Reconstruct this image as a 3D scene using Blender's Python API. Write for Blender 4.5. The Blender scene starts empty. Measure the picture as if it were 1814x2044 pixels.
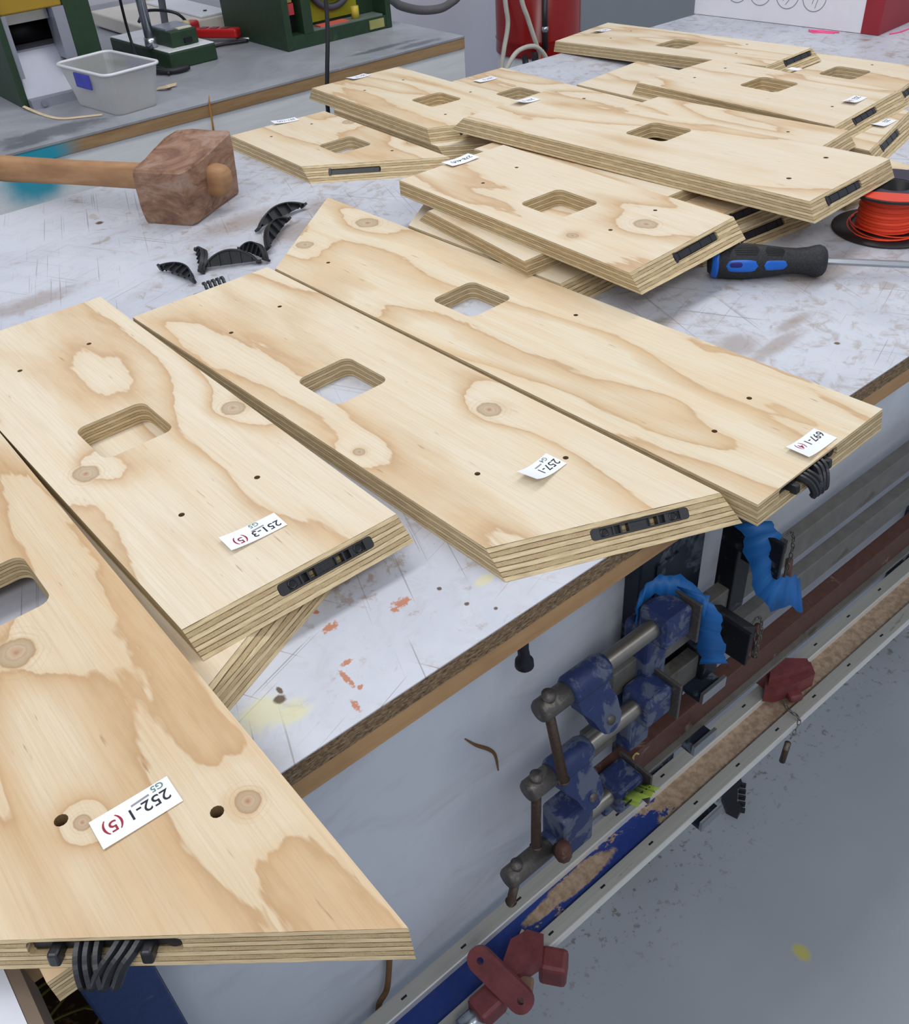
import bpy, bmesh, math, random
from mathutils import Vector, Matrix
from mathutils.geometry import tessellate_polygon
PI = math.pi
random.seed(7)
C = bpy.context.scene.collection
scene = bpy.context.scene
# ------------------------------------------------------------------ camera
# world: bench top is z=0, X runs along the bench, Y across it (metres)
cam_d = bpy.data.cameras.new('camera'); cam = bpy.data.objects.new('camera', cam_d); C.objects.link(cam)
cam_d.sensor_fit = 'HORIZONTAL'; cam_d.sensor_width = 36.0
cam_d.lens = 36.0*1843.4/1814.0; cam_d.clip_start = 0.02; cam_d.clip_end = 50
RX = (0.76961979, 0.43787522, -0.46470162)
RY = (-0.63545079, 0.45423257, -0.62439977)
RZ = (-0.06232658, 0.77584668, 0.62783543)
cam.matrix_world = Matrix((RX+(0.0,), RY+(0.0,), RZ+(0.507,), (0, 0, 0, 1)))
scene.camera = cam
# ------------------------------------------------------------------ world, lights, exposure
w = bpy.data.worlds.new('world'); scene.world = w; w.use_nodes = True
w.node_tree.nodes['Background'].inputs[0].default_value = (0.80, 0.88, 1.0, 1)
w.node_tree.nodes['Background'].inputs[1].default_value = 0.84
def area(name, loc, sx, sy, power, col=(1, 0.985, 0.96), rot=(0, 0, 0)):
    d = bpy.data.lights.new(name, 'AREA'); d.shape = 'RECTANGLE'; d.size = sx; d.size_y = sy
    d.energy = power; d.color = col
    o = bpy.data.objects.new(name, d); C.objects.link(o); o.location = loc; o.rotation_euler = rot
    return o
area('ceiling_light', (-0.6, 1.15, 2.0), 1.5, 0.5, 23)
area('ceiling_light', (1.1, 1.15, 2.0), 1.5, 0.5, 21)
area('ceiling_light', (2.8, 1.15, 2.0), 1.5, 0.5, 19)
area('ceiling_light', (-0.9, -1.1, 1.9), 1.5, 0.5, 36, rot=(math.radians(28), math.radians(-14), 0))
area('ceiling_light', (1.4, -1.3, 2.0), 1.5, 0.5, 14, rot=(math.radians(30), 0, 0))
scene.view_settings.view_transform = 'Standard'
scene.view_settings.look = 'None'
scene.view_settings.gamma = 1.0
scene.view_settings.use_curve_mapping = False
scene.view_settings.exposure = -0.62
# ------------------------------------------------------------------ helpers
def tag(o, label=None, cat=None, group=None, kind=None):
    if label: o['label'] = label
    if cat: o['category'] = cat
    if group: o['group'] = group
    if kind: o['kind'] = kind
    return o
def empty(name, loc=(0, 0, 0), rz=0.0, label=None, cat=None, group=None):
    o = bpy.data.objects.new(name, None); C.objects.link(o)
    o.empty_display_size = 0.02
    o.location = loc; o.rotation_euler = (0, 0, rz)
    return tag(o, label, cat, group)
def obj(name, bm, mats, parent=None, smooth=False, loc=None, label=None, recalc=True):
    if recalc: bmesh.ops.recalc_face_normals(bm, faces=bm.faces)
    me = bpy.data.meshes.new(name); bm.to_mesh(me); bm.free()
    if not isinstance(mats, (list, tuple)): mats = [mats]
    for m in mats: me.materials.append(m)
    if smooth:
        for p in me.polygons: p.use_smooth = True
    o = bpy.data.objects.new(name, me); C.objects.link(o)
    if loc is not None: o.location = loc
    if parent is not None: o.parent = parent
    if label: o['label'] = label
    return o
def box(bm, x0, x1, y0, y1, z0, z1, M=None, mi=0, bev=0.0):
    vs = [bm.verts.new((x, y, z)) for x in (x0, x1) for y in (y0, y1) for z in (z0, z1)]
    idx = [(0, 1, 3, 2), (4, 6, 7, 5), (0, 4, 5, 1), (2, 3, 7, 6), (0, 2, 6, 4), (1, 5, 7, 3)]
    fs = [bm.faces.new([vs[i] for i in f]) for f in idx]
    for f in fs: f.material_index = mi
    if bev > 0:
        es = list({e for f in fs for e in f.edges})
        r = bmesh.ops.bevel(bm, geom=es, offset=bev, segments=2, affect='EDGES', profile=0.5)
        vs = list({v for f in r['faces'] for v in f.verts} | {v for v in vs if v.is_valid})
        for f in r['faces']: f.material_index = mi
    if M is not None:
        for v in vs: v.co = M @ v.co
    return vs
def frame_to(d):
    d = Vector(d).normalized()
    up = Vector((0, 0, 1)) if abs(d.z) < 0.95 else Vector((1, 0, 0))
    a = d.cross(up).normalized(); b = a.cross(d).normalized()
    return a, b
def rings(bm, path, radii, n=16, caps=True, mi=0, sq=None):
    """tube through the points of path; sq=(ka,kb) flattens the section"""
    path = [Vector(p) for p in path]; R = []
    ka, kb = sq if sq else (1, 1)
    a0, b0 = frame_to(path[1]-path[0])
    for i, p in enumerate(path):
        if i == 0: d = path[1]-path[0]
        elif i == len(path)-1: d = path[-1]-path[-2]
        else: d = path[i+1]-path[i-1]
        if d.length < 1e-9: d = path[-1]-path[0]
        d.normalize()
        a = (a0-d*a0.dot(d)).normalized(); b = d.cross(a).normalized()
        if b.dot(b0) < 0: b = -b
        a0, b0 = a, b
        r = radii[i] if isinstance(radii, (list, tuple)) else radii
        R.append([bm.verts.new(p+a*(math.cos(2*PI*k/n)*r*ka)+b*(math.sin(2*PI*k/n)*r*kb)) for k in range(n)])
    for i in range(len(R)-1):
        for k in range(n):
            f = bm.faces.new((R[i][k], R[i][(k+1) % n], R[i+1][(k+1) % n], R[i+1][k])); f.material_index = mi
    if caps:
        bm.faces.new(R[0][::-1]).material_index = mi; bm.faces.new(R[-1]).material_index = mi
def cyl(bm, p, q, r, n=18, mi=0, r2=None):
    rings(bm, [p, q], [r, r if r2 is None else r2], n, True, mi)
def smooth_path(pts, k=6):
    pts = [Vector(p) for p in pts]; out = []
    P = [pts[0]]+pts+[pts[-1]]
    for i in range(1, len(P)-2):
        for j in range(k):
            t = j/k; a, b, c, d = P[i-1], P[i], P[i+1], P[i+2]
            out.append(0.5*((2*b)+(-a+c)*t+(2*a-5*b+4*c-d)*t*t+(-a+3*b-3*c+d)*t**3))
    out.append(pts[-1]); return out
def tube(name, pts, r, mat, parent=None, k=6, n=8, smooth=True, path=True):
    bm = bmesh.new(); rings(bm, smooth_path(pts, k) if path else pts, r, n)
    return obj(name, bm, mat, parent, smooth)
def lathe(bm, prof, M=None, n=32, mi=0, caps=True):
    """prof: (r,z) list, turned round local z"""
    R = []
    for r, z in prof:
        ring = []
        for k in range(n):
            v = Vector((r*math.cos(2*PI*k/n), r*math.sin(2*PI*k/n), z))
            ring.append(bm.verts.new(M @ v if M is not None else v))
        R.append(ring)
    for i in range(len(R)-1):
        for k in range(n):
            bm.faces.new((R[i][k], R[i][(k+1) % n], R[i+1][(k+1) % n], R[i+1][k])).material_index = mi
    if caps: bm.faces.new(R[0][::-1]).material_index = mi; bm.faces.new(R[-1]).material_index = mi
def prism(bm, pts, h0, h1, M=None, mi=0):
    """extrude 2-D outline (x,y) from z=h0 to h1"""
    A = [bm.verts.new((M @ Vector((x, y, h0))) if M is not None else (x, y, h0)) for x, y in pts]
    B = [bm.verts.new((M @ Vector((x, y, h1))) if M is not None else (x, y, h1)) for x, y in pts]
    n = len(pts)
    bm.faces.new(A[::-1]).material_index = mi; bm.faces.new(B).material_index = mi
    for i in range(n):
        bm.faces.new((A[i], A[(i+1) % n], B[(i+1) % n], B[i])).material_index = mi
def axes(o, x, y, z):
    """matrix from three axis vectors and an origin"""
    return Matrix((( x[0], y[0], z[0], o[0]), (x[1], y[1], z[1], o[1]), (x[2], y[2], z[2], o[2]), (0, 0, 0, 1)))
# ------------------------------------------------------------------ material helpers
class NT:
    def __init__(s, name, rough=0.6, metal=0.0, spec=0.4):
        s.m = bpy.data.materials.new(name); s.m.use_nodes = True
        s.t = s.m.node_tree; s.b = s.t.nodes['Principled BSDF']
        s.b.inputs['Roughness'].default_value = rough; s.b.inputs['Metallic'].default_value = metal
        s.b.inputs['Specular IOR Level'].default_value = spec
    def n(s, kind): return s.t.nodes.new(kind)
    def l(s, a, b): s.t.links.new(a, b)
    def put(s, sock, v):
        if isinstance(v, (int, float, tuple, list)): sock.default_value = v
        else: s.l(v, sock)
    def co(s, scale=None, kind='Object'):
        o = s.n('ShaderNodeTexCoord').outputs[kind]
        if scale is None: return o
        return s.vm('MULTIPLY', o, scale)
    def vm(s, op, a, b=None):
        n = s.n('ShaderNodeVectorMath'); n.operation = op; s.put(n.inputs[0], a)
        if b is not None: s.put(n.inputs[1], b)
        return n.outputs['Value'] if op in ('LENGTH', 'DOT_PRODUCT', 'DISTANCE') else n.outputs['Vector']
    def ma(s, op, a, b=None, c=None, clamp=False):
        n = s.n('ShaderNodeMath'); n.operation = op; n.use_clamp = clamp
        s.put(n.inputs[0], a)
        if b is not None: s.put(n.inputs[1], b)
        if c is not None: s.put(n.inputs[2], c)
        return n.outputs[0]
    def noise(s, vec, scale=5.0, detail=4.0, rough=0.5, dist=0.0):
        n = s.n('ShaderNodeTexNoise'); s.put(n.inputs['Vector'], vec); n.inputs['Scale'].default_value = scale
        n.inputs['Detail'].default_value = detail; n.inputs['Roughness'].default_value = rough
        n.inputs['Distortion'].default_value = dist
        return n.outputs[0]
    def mr(s, v, a, b, c=0.0, d=1.0, smooth=True):
        n = s.n('ShaderNodeMapRange'); s.put(n.inputs[0], v)
        n.inputs[1].default_value = a; n.inputs[2].default_value = b; n.inputs[3].default_value = c; n.inputs[4].default_value = d
        n.interpolation_type = 'SMOOTHSTEP' if smooth else 'LINEAR'
        return n.outputs[0]
    def mix(s, f, a, b, mode='MIX'):
        n = s.n('ShaderNodeMix'); n.data_type = 'RGBA'; n.blend_type = mode
        s.put(n.inputs[0], f)
        for i, v in ((6, a), (7, b)):
            s.put(n.inputs[i], v if not isinstance(v, (tuple, list)) or len(v) == 4 else tuple(v)+(1,))
        return n.outputs[2]
    def ramp(s, v, stops, interp='LINEAR'):
        n = s.n('ShaderNodeValToRGB'); s.put(n.inputs[0], v); cr = n.color_ramp; cr.interpolation = interp
        while len(cr.elements) < len(stops): cr.elements.new(0.5)
        for e, (p, c) in zip(cr.elements, stops):
            e.position = p; e.color = tuple(c)+(1,) if len(c) == 3 else c
        return n.outputs[0]
    def bump(s, h, strength=0.2, dist=0.001):
        n = s.n('ShaderNodeBump'); s.put(n.inputs['Height'], h); n.inputs['Strength'].default_value = strength
        n.inputs['Distance'].default_value = dist; s.l(n.outputs[0], s.b.inputs['Normal'])
    def col(s, v):
        s.put(s.b.inputs['Base Color'], v if not isinstance(v, (tuple, list)) or len(v) == 4 else tuple(v)+(1,)); return s
def L(r, g, b):
    f = lambda c: ((c/255+0.055)/1.055)**2.4 if c > 10 else c/255/12.92
    return (f(r), f(g), f(b))
def blobs(m, co, lst, jitter, sharp=0.25):
    """mask with soft irregular spots; lst: (x,y,rx,ry)"""
    acc = None
    for x, y, rx, ry in lst:
        v = m.vm('MULTIPLY', m.vm('SUBTRACT', co, (x, y, 0)), (1/rx, 1/ry, 0))
        d = m.ma('ADD', m.vm('LENGTH', v), jitter)
        k = m.mr(d, 1-sharp, 1+sharp, 1, 0)
        acc = k if acc is None else m.ma('MAXIMUM', acc, k)
    return acc
def plain(name, col, rough=0.5, metal=0.0, var=0.12, scale=30, bump=0.0, spec=0.4):
    m = NT(name, rough, metal, spec); nz = m.noise(m.co(), scale, 5, 0.6)
    dk = tuple(c*(1-var) for c in col); lt = tuple(min(1, c*(1+var)) for c in col)
    m.col(m.ramp(nz, [(0.3, dk), (0.7, lt)]))
    if bump: m.bump(nz, bump)
    return m.m
def worn(name, base, wear, thresh=0.6, rough=0.55, metal=0.0, scale=25, bump=0.2, soft=0.04):
    m = NT(name, rough, metal); nz = m.noise(m.co(), scale, 8, 0.65, 0.6); n2 = m.noise(m.co(), scale*5, 4, 0.6)
    k = m.mr(nz, thresh-soft, thresh+soft)
    b = m.mix(m.mr(n2, 0.3, 0.7, 0, 0.5), base, tuple(c*0.6 for c in base))
    m.col(m.mix(k, b, wear)); m.bump(n2, bump)
    return m.m
# ------------------------------------------------------------------ wood materials
def veneer(name, seed, knots=(), tan=0.5, tint=(1, 1, 1), dirt=0.0):
    m = NT(name, 0.62, 0, 0.25); co = m.co()
    sp = m.n('ShaderNodeSeparateXYZ'); m.l(co, sp.inputs[0])
    off = m.vm('ADD', co, (seed*1.37, seed*2.11, seed*0.7))
    big = m.noise(m.vm('MULTIPLY', off, (7.0, 1.6, 1)), 1.0, 2, 0.5, 0.4)
    mid = m.noise(m.vm('MULTIPLY', off, (22, 6.0, 1)), 1.0, 4, 0.6, 0.3)
    f = m.ma('MULTIPLY', sp.outputs[0], 4.0)
    f = m.ma('ADD', f, m.ma('MULTIPLY', big, 5.0))
    f = m.ma('ADD', f, m.ma('MULTIPLY', mid, 0.65)); f = m.ma('ADD', f, m.ma('MULTIPLY', m.noise(m.vm('MULTIPLY', off, (120, 14, 1)), 1.0, 3, 0.6), 0.16))
    rot = None; kn = None
    for kx, ky, kr in knots:
        v = m.vm('MULTIPLY', m.vm('SUBTRACT', co, (kx, ky, 0)), (1, 0.85, 0))
        d = m.vm('LENGTH', v)
        g = m.ma('MULTIPLY', m.ma('POWER', 2.718, m.ma('MULTIPLY', m.ma('MULTIPLY', d, d), -1/(kr*3.0)**2)), 0.85)
        f = m.ma('ADD', f, g)
        rd = m.ma('ADD', m.ma('DIVIDE', d, kr), m.ma('MULTIPLY', m.ma('SUBTRACT', m.noise(co, 90, 3, 0.6), 0.5), 0.5))
        kn = rd if kn is None else m.ma('MINIMUM', kn, rd)
    fr = m.ma('FRACT', f)
    cream = L(222, 211, 190); cream2 = L(218, 204, 180); tn = L(206, 182, 150); tn2 = L(192, 162, 128)
    c = m.ramp(fr, [(0.0, cream2), (0.12, cream), (0.50, cream), (0.50+0.28*(1-tan), cream2), (0.86, tn), (0.955, tn2), (0.985, cream2)])
    # long soft streaks, fine fibres and short dark flecks
    st = m.noise(m.vm('MULTIPLY', off, (60, 3.0, 1)), 1.0, 5, 0.6)
    c = m.mix(m.mr(st, 0.42, 0.72, 0, 0.45*tan+0.1), c, L(218, 190, 152))
    fib = m.noise(m.vm('MULTIPLY', off, (900, 14, 1)), 1.0, 3, 0.6)
    c = m.mix(m.mr(fib, 0.38, 0.75, 0, 0.26), c, L(186, 154, 118))
    fl = m.noise(m.vm('MULTIPLY', off, (260, 26, 1)), 1.0, 2, 0.5)
    c = m.mix(m.mr(fl, 0.70, 0.79, 0, 0.6), c, L(158, 128, 96))
    blot = m.noise(off, 9.0, 4, 0.6)
    c = m.mix(m.mr(blot, 0.5, 0.8, 0, 0.4), c, L(222, 196, 160))
    if kn is not None:
        ring = m.ramp(m.ma('MULTIPLY', kn, 0.4), [(0.0, L(150, 112, 92)), (0.07, L(183, 148, 124)), (0.16, L(190, 172, 148)), (0.30, L(176, 158, 134)), (0.385, L(168, 146, 120)), (0.41, L(205, 180, 145)), (0.8, L(226, 207, 176))])
        c = m.mix(m.mr(kn, 0.95, 1.25, 0.85, 0), c, ring)
        sw = m.ma('SINE', m.ma('MULTIPLY', kn, 15.0))
        c = m.mix(m.ma('MULTIPLY', m.mr(sw, 0.3, 1.0, 0, 0.35), m.mr(kn, 0.0, 2.6, 1, 0)), c, L(168, 140, 112))
    if dirt:
        dd = m.noise(off, 60, 6, 0.7)
        c = m.mix(m.mr(dd, 0.62, 0.7, 0, dirt), c, L(130, 108, 84))
    if tint != (1, 1, 1): c = m.mix(1.0, c, tint, 'MULTIPLY')
    m.col(c); m.bump(fib, 0.08)
    return m.m
def ply_edge(name='plywood_edge', dark=1.0):
    m = NT(name, 0.75, 0, 0.2); co = m.co()
    sp = m.n('ShaderNodeSeparateXYZ'); m.l(co, sp.inputs[0])
    wob = m.noise(m.vm('MULTIPLY', co, (14, 14, 60)), 1.0, 4, 0.6)
    z = m.ma('ADD', m.ma('MULTIPLY', sp.outputs[2], -1/0.003072), m.ma('MULTIPLY', m.ma('SUBTRACT', wob, 0.5), 0.42))
    fr = m.ma('FRACT', z); fl = m.ma('FLOOR', z)
    odd = m.ma('MODULO', fl, 2.0)
    a = m.mix(odd, L(214, 194, 156), L(190, 168, 130))
    gr = m.noise(m.vm('MULTIPLY', co, (60, 60, 700)), 1.0, 5, 0.65)
    a = m.mix(m.mr(gr, 0.35, 0.7, 0, 0.55), a, L(160, 136, 102))
    sp2 = m.noise(co, 900, 3, 0.6)
    a = m.mix(m.ma('MULTIPLY', m.mr(sp2, 0.5, 0.7, 0, 0.5), odd), a, L(138, 116, 88))
    brk = m.mr(m.noise(m.vm('MULTIPLY', co, (45, 45, 120)), 1.0, 3, 0.6), 0.3, 0.58, 0.25, 1)
    line = m.ma('MULTIPLY', m.ma('MAXIMUM', m.mr(fr, 0.02, 0.20, 1, 0), m.mr(fr, 0.92, 0.99, 0, 1)), brk)
    c = m.mix(m.ma('MULTIPLY', line, 0.95), a, L(62, 48, 36))
    if dark != 1.0: c = m.mix(1.0, c, (dark, dark, dark), 'MULTIPLY')
    m.col(c); m.bump(m.ma('ADD', gr, m.ma('MULTIPLY', line, -1.5)), 0.35, 0.0006)
    return m.m
PLY = ply_edge()
HOLE = plain('drilled_wood', L(120, 96, 66), 0.8)
BLACK = plain('black_plastic', (0.013, 0.014, 0.018), 0.38, 0, 0.3, 60, 0, 0.5)
BLACK2 = plain('deep_black_plastic', (0.006, 0.006, 0.008), 0.5, 0, 0.3, 60)
PAPER = plain('white_paper', L(236, 238, 246), 0.6, 0, 0.02)
INK = plain('black_ink', (0.012, 0.012, 0.02), 0.5)
REDINK = plain('red_ink', L(150, 30, 48), 0.5)
PENCIL = plain('green_pencil', L(96, 130, 128), 0.6)
SMEAR = plain('grey_marker', L(140, 142, 150), 0.6)
# ------------------------------------------------------------------ structure
def slab_mat():
    m = NT('worn_white_laminate', 0.33, 0, 0.45); co = m.co()
    n1 = m.noise(co, 5.0, 8, 0.62, 0.5); n2 = m.noise(co, 38, 8, 0.7, 0.8); n3 = m.noise(co, 160, 5, 0.7)
    c = m.mix(m.mr(n1, 0.35, 0.65), L(198, 201, 211), L(184, 187, 198))
    # area of heavy use further along the bench is greyer and browner
    sp = m.n('ShaderNodeSeparateXYZ'); m.l(co, sp.inputs[0])
    use = m.mr(m.ma('ADD', sp.outputs[0], m.ma('MULTIPLY', n1, 0.4)), 0.45, 1.0, 0.25, 1.0)
    g = m.ma('MULTIPLY', m.mr(n2, 0.49, 0.66), use)
    c = m.mix(m.ma('MULTIPLY', g, 0.7), c, L(160, 150, 144))
    br = m.ma('MULTIPLY', m.mr(m.noise(co, 26, 10, 0.72, 0.4), 0.56, 0.63), m.mr(n1, 0.4, 0.62, 0.12, 1))
    c = m.mix(m.ma('MULTIPLY', br, 0.7), c, L(148, 128, 108))
    c = m.mix(m.ma('MULTIPLY', m.mr(n3, 0.68, 0.74), 0.55), c, L(110, 98, 88))
    # scratches in three directions
    for k, (ang, sc, th) in enumerate(((0.35, 26, 0.655), (1.25, 30, 0.67), (-0.5, 22, 0.665))):
        r = m.n('ShaderNodeMapping'); r.inputs['Rotation'].default_value = (0, 0, ang); m.l(co, r.inputs[0])
        s = m.noise(m.vm('MULTIPLY', r.outputs[0], (sc*14, sc*0.16, 1)), 1.0, 2, 0.5)
        c = m.mix(m.mr(s, th, th+0.04, 0, 0.55), c, L(120, 112, 108))
    jit = m.ma('MULTIPLY', m.ma('SUBTRACT', n2, 0.5), 3.0)
    c = m.mix(m.ma('MULTIPLY', blobs(m, co, [(0.273, 0.446, 0.007, 0.0045), (0.265, 0.443, 0.003, 0.003), (0.217, 0.462, 0.006, 0.004), (0.197, 0.411, 0.002, 0.009), (0.188, 0.386, 0.002, 0.006), (0.205, 0.424, 0.005, 0.002), (0.218, 0.483, 0.002, 0.002), (0.20, 0.398, 0.002, 0.002)], m.ma('MULTIPLY', m.ma('SUBTRACT', m.noise(co, 230, 4, 0.7), 0.5), 4.0), 0.25), 0.85), c, L(178, 104, 52))
    c = m.mix(m.ma('MULTIPLY', blobs(m, co, [(0.133, 0.424, 0.020, 0.014), (0.152, 0.412, 0.012, 0.010), (0.338, 0.421, 0.008, 0.004)], jit, 0.5), 0.6), c, L(214, 208, 150))
    c = m.mix(m.ma('MULTIPLY', blobs(m, co, [(0.807, 0.482, 0.04, 0.010), (0.78, 0.512, 0.025, 0.02), (0.865, 0.50, 0.03, 0.008), (0.74, 0.60, 0.05, 0.012), (0.62, 1.16, 0.05, 0.03), (0.70, 1.19, 0.03, 0.05), (0.40, 1.06, 0.02, 0.012), (0.25, 1.22, 0.06, 0.02), (0.59, 1.25, 0.07, 0.03), (1.0, 0.55, 0.07, 0.02)], jit, 0.6), 0.55), c, L(140, 118, 100))
    small = m.ma('MULTIPLY', m.ma('SUBTRACT', n3, 0.5), 1.2)
    c = m.mix(blobs(m, co, [(0.151, 0.428, 0.0045, 0.004), (0.155, 0.435, 0.002, 0.004), (0.305, 0.438, 0.0019, 0.0019), (0.310, 0.410, 0.0019, 0.0019), (0.323, 0.391, 0.0017, 0.0017), (0.855, 0.440, 0.003, 0.003), (0.43, 1.42, 0.006, 0.006), (0.60, 0.81, 0.004, 0.003), (0.34, 1.02, 0.004, 0.003)], small, 0.3), c, L(96, 80, 66))
    m.col(c); m.bump(m.ma('ADD', n2, m.ma('MULTIPLY', g, 0.6)), 0.12, 0.0006)
    m.put(m.b.inputs['Roughness'], m.ma('ADD', m.ma('MULTIPLY', n2, 0.35), 0.24))
    return m.m
def chip_mat():
    m = NT('chipboard_edge', 0.85, 0, 0.15); co = m.co()
    n = m.noise(m.vm('MULTIPLY', co, (180, 180, 500)), 1.0, 6, 0.7, 0.5)
    c = m.ramp(n, [(0.3, L(58, 46, 36)), (0.45, L(112, 92, 72)), (0.6, L(150, 128, 102)), (0.75, L(176, 154, 124))])
    m.col(c); m.bump(n, 0.6, 0.002); return m.m
def timber(name, a, b, sc=(3, 60, 60), rough=0.6):
    m = NT(name, rough, 0, 0.3); co = m.co()
    n = m.noise(m.vm('MULTIPLY', co, sc), 1.0, 6, 0.6, 0.4); n2 = m.noise(co, 14, 4, 0.6)
    m.col(m.mix(m.mr(n2, 0.4, 0.75, 0, 0.5), m.ramp(n, [(0.3, a), (0.7, b)]), tuple(c*0.75 for c in a))); m.bump(n, 0.15)
    return m.m
TIMBER = timber('pine_band', L(160, 124, 86), L(184, 148, 106))
CHIP = chip_mat()
# floor
def floor_mat():
    m = NT('grey_painted_concrete', 0.42, 0, 0.4); co = m.co()
    n1 = m.noise(co, 2.0, 4, 0.6); n2 = m.noise(co, 75, 8, 0.7, 0.2); n3 = m.noise(co, 9, 6, 0.7)
    c = m.mix(m.mr(n1, 0.35, 0.65), L(146, 152, 160), L(156, 161, 168))
    sp = m.n('ShaderNodeSeparateXYZ'); m.l(co, sp.inputs[0])
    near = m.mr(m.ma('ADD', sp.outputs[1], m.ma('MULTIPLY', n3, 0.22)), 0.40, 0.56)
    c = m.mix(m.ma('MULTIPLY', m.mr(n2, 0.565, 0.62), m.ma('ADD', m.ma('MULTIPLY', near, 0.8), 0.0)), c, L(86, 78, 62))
    v = m.n('ShaderNodeTexVoronoi'); m.l(co, v.inputs['Vector']); v.inputs['Scale'].default_value = 13
    spot = m.ma('MULTIPLY', m.mr(v.outputs['Distance'], 0.02, 0.06, 1, 0), m.mr(n2, 0.45, 0.55))
    c = m.mix(m.ma('MULTIPLY', spot, 0.7), c, L(92, 88, 80))
    c = m.mix(m.ma('MULTIPLY', blobs(m, co, [(0.655, 0.203, 0.009, 0.012)], m.ma('SUBTRACT', n3, 0.5), 0.4), 0.8), c, L(178, 170, 70))
    m.col(c); m.bump(n3, 0.08, 0.003); return m.m
bm = bmesh.new(); box(bm, -4, 7, -3, 6, -0.76, -0.72)
tag(obj('floor', bm, floor_mat()), kind='structure')
WALL = plain('white_wall_paint', L(214, 214, 226), 0.6, 0, 0.03, 3)
bm = bmesh.new(); box(bm, -3, 3.12, 3.25, 3.35, -0.72, 1.9)
tag(obj('wall_back', bm, WALL), kind='structure')
bm = bmesh.new(); box(bm, 3.12, 7, 3.25, 3.35, -0.72, 1.9)
tag(obj('wall_back_right', bm, plain('grey_wall_panel', L(150, 156, 163), 0.55, 0, 0.04, 4)), kind='structure')
bm = bmesh.new(); box(bm, 3.09, 3.16, 3.215, 3.2495, -0.72, 1.9)
tag(obj('trim_1', bm, plain('light_grey_trim', L(176, 180, 186), 0.5)), kind='structure')
# ------------------------------------------------------------------ main bench
bench = empty('workbench', (1.0, 0.98, -0.72), 0, 'long white-topped workbench with chipboard and pine edge carrying the plywood panels', 'workbench')
def bpart(name, bm, mats, label=None, smooth=False):
    for v in bm.verts: v.co -= Vector((1.0, 0.98, -0.72))
    return obj(name, bm, mats, bench, smooth, label=label)
bm = bmesh.new(); box(bm, -0.62, 3.2, 0.3735, 1.578, -0.0012, 0.0)
top = obj('laminate_top', bm, slab_mat(), None); top.parent = bench; top.location = (-1.0, -0.98, 0.72)
bm = bmesh.new(); box(bm, -0.62, 3.2, 0.374, 1.577, -0.0195, -0.0012); bpart('chipboard_core', bm, CHIP, 'dark rough chipboard edge')
bm = bmesh.new(); box(bm, -0.62, 3.2, 0.3755, 1.575, -0.041, -0.0195); bpart('edge_band', bm, TIMBER, 'brown pine band under the chipboard')
def panel_mat():
    m = NT('scuffed_white_panel', 0.5, 0, 0.35); co = m.co()
    n1 = m.noise(m.vm('MULTIPLY', co, (5, 5, 3)), 1.0, 5, 0.55, 0.8); n2 = m.noise(m.vm('MULTIPLY', co, (60, 60, 35)), 1.0, 4, 0.5)
    c = m.mix(m.mr(n1, 0.3, 0.7), L(194, 200, 212), L(206, 211, 221))
    n4 = m.noise(m.vm('MULTIPLY', co, (6, 6, 14)), 1.0, 5, 0.6, 1.2)
    c = m.mix(m.mr(n4, 0.5, 0.85, 0, 0.5), c, L(150, 150, 148))
    c = m.mix(m.mr(n2, 0.78, 0.82, 0, 0.8), c, L(70, 66, 64))
    m.col(c); m.bump(n1, 0.15, 0.02); return m.m
bm = bmesh.new(); box(bm, 0.0, 3.1, 0.44, 0.456, -0.72, -0.0412); bpart('front_panel', bm, panel_mat(), 'scuffed white panel closing the front of the bench')
NAVY = worn('navy_painted_steel', L(38, 62, 112), L(96, 104, 120), 0.66, 0.45)
bm = bmesh.new(); box(bm, -0.046, -0.0005, 0.395, 0.44, -0.72, -0.0412, bev=0.002); bpart('leg', bm, NAVY, 'navy blue steel leg')
bm = bmesh.new(); box(bm, -0.60, -0.56, 0.395, 0.44, -0.72, -0.0412); bpart('leg', bm, NAVY)
SHELF = worn('littered_shelf', L(70, 52, 36), L(120, 96, 66), 0.58, 0.9, 0, 60)
bm = bmesh.new(); box(bm, -0.60, -0.0005, 0.442, 0.95, -0.30, -0.28); bpart('shelf', bm, SHELF, 'brown shelf under the bench covered in wood litter')
bm = bmesh.new(); box(bm, -0.60, -0.0005, 0.95, 0.97, -0.72, -0.0412); bpart('back_board', bm, plain('dark_board', L(60, 50, 40), 0.8))
OLIVE = plain('olive_straw', L(122, 120, 48), 0.7)
bm = bmesh.new(); rnd = random.Random(3)
for k in range(26):
    x = rnd.uniform(-0.16, -0.02); y = rnd.uniform(0.45, 0.62); a = rnd.uniform(0, 6.28); q = rnd.uniform(-1, 1)
    pts = [(x+math.cos(a+q*t)*0.07*t, y+math.sin(a+q*t)*0.07*t, -0.279+0.012*math.sin(t*3)+0.002*(k % 4)) for t in (0, .33, .66, 1)]
    rings(bm, smooth_path(pts, 4), 0.0011, 5)
tag(obj('straw_litter', bm, OLIVE), 'tangled olive green straw lying on the shelf under the bench', 'straw', kind='stuff')
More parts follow.
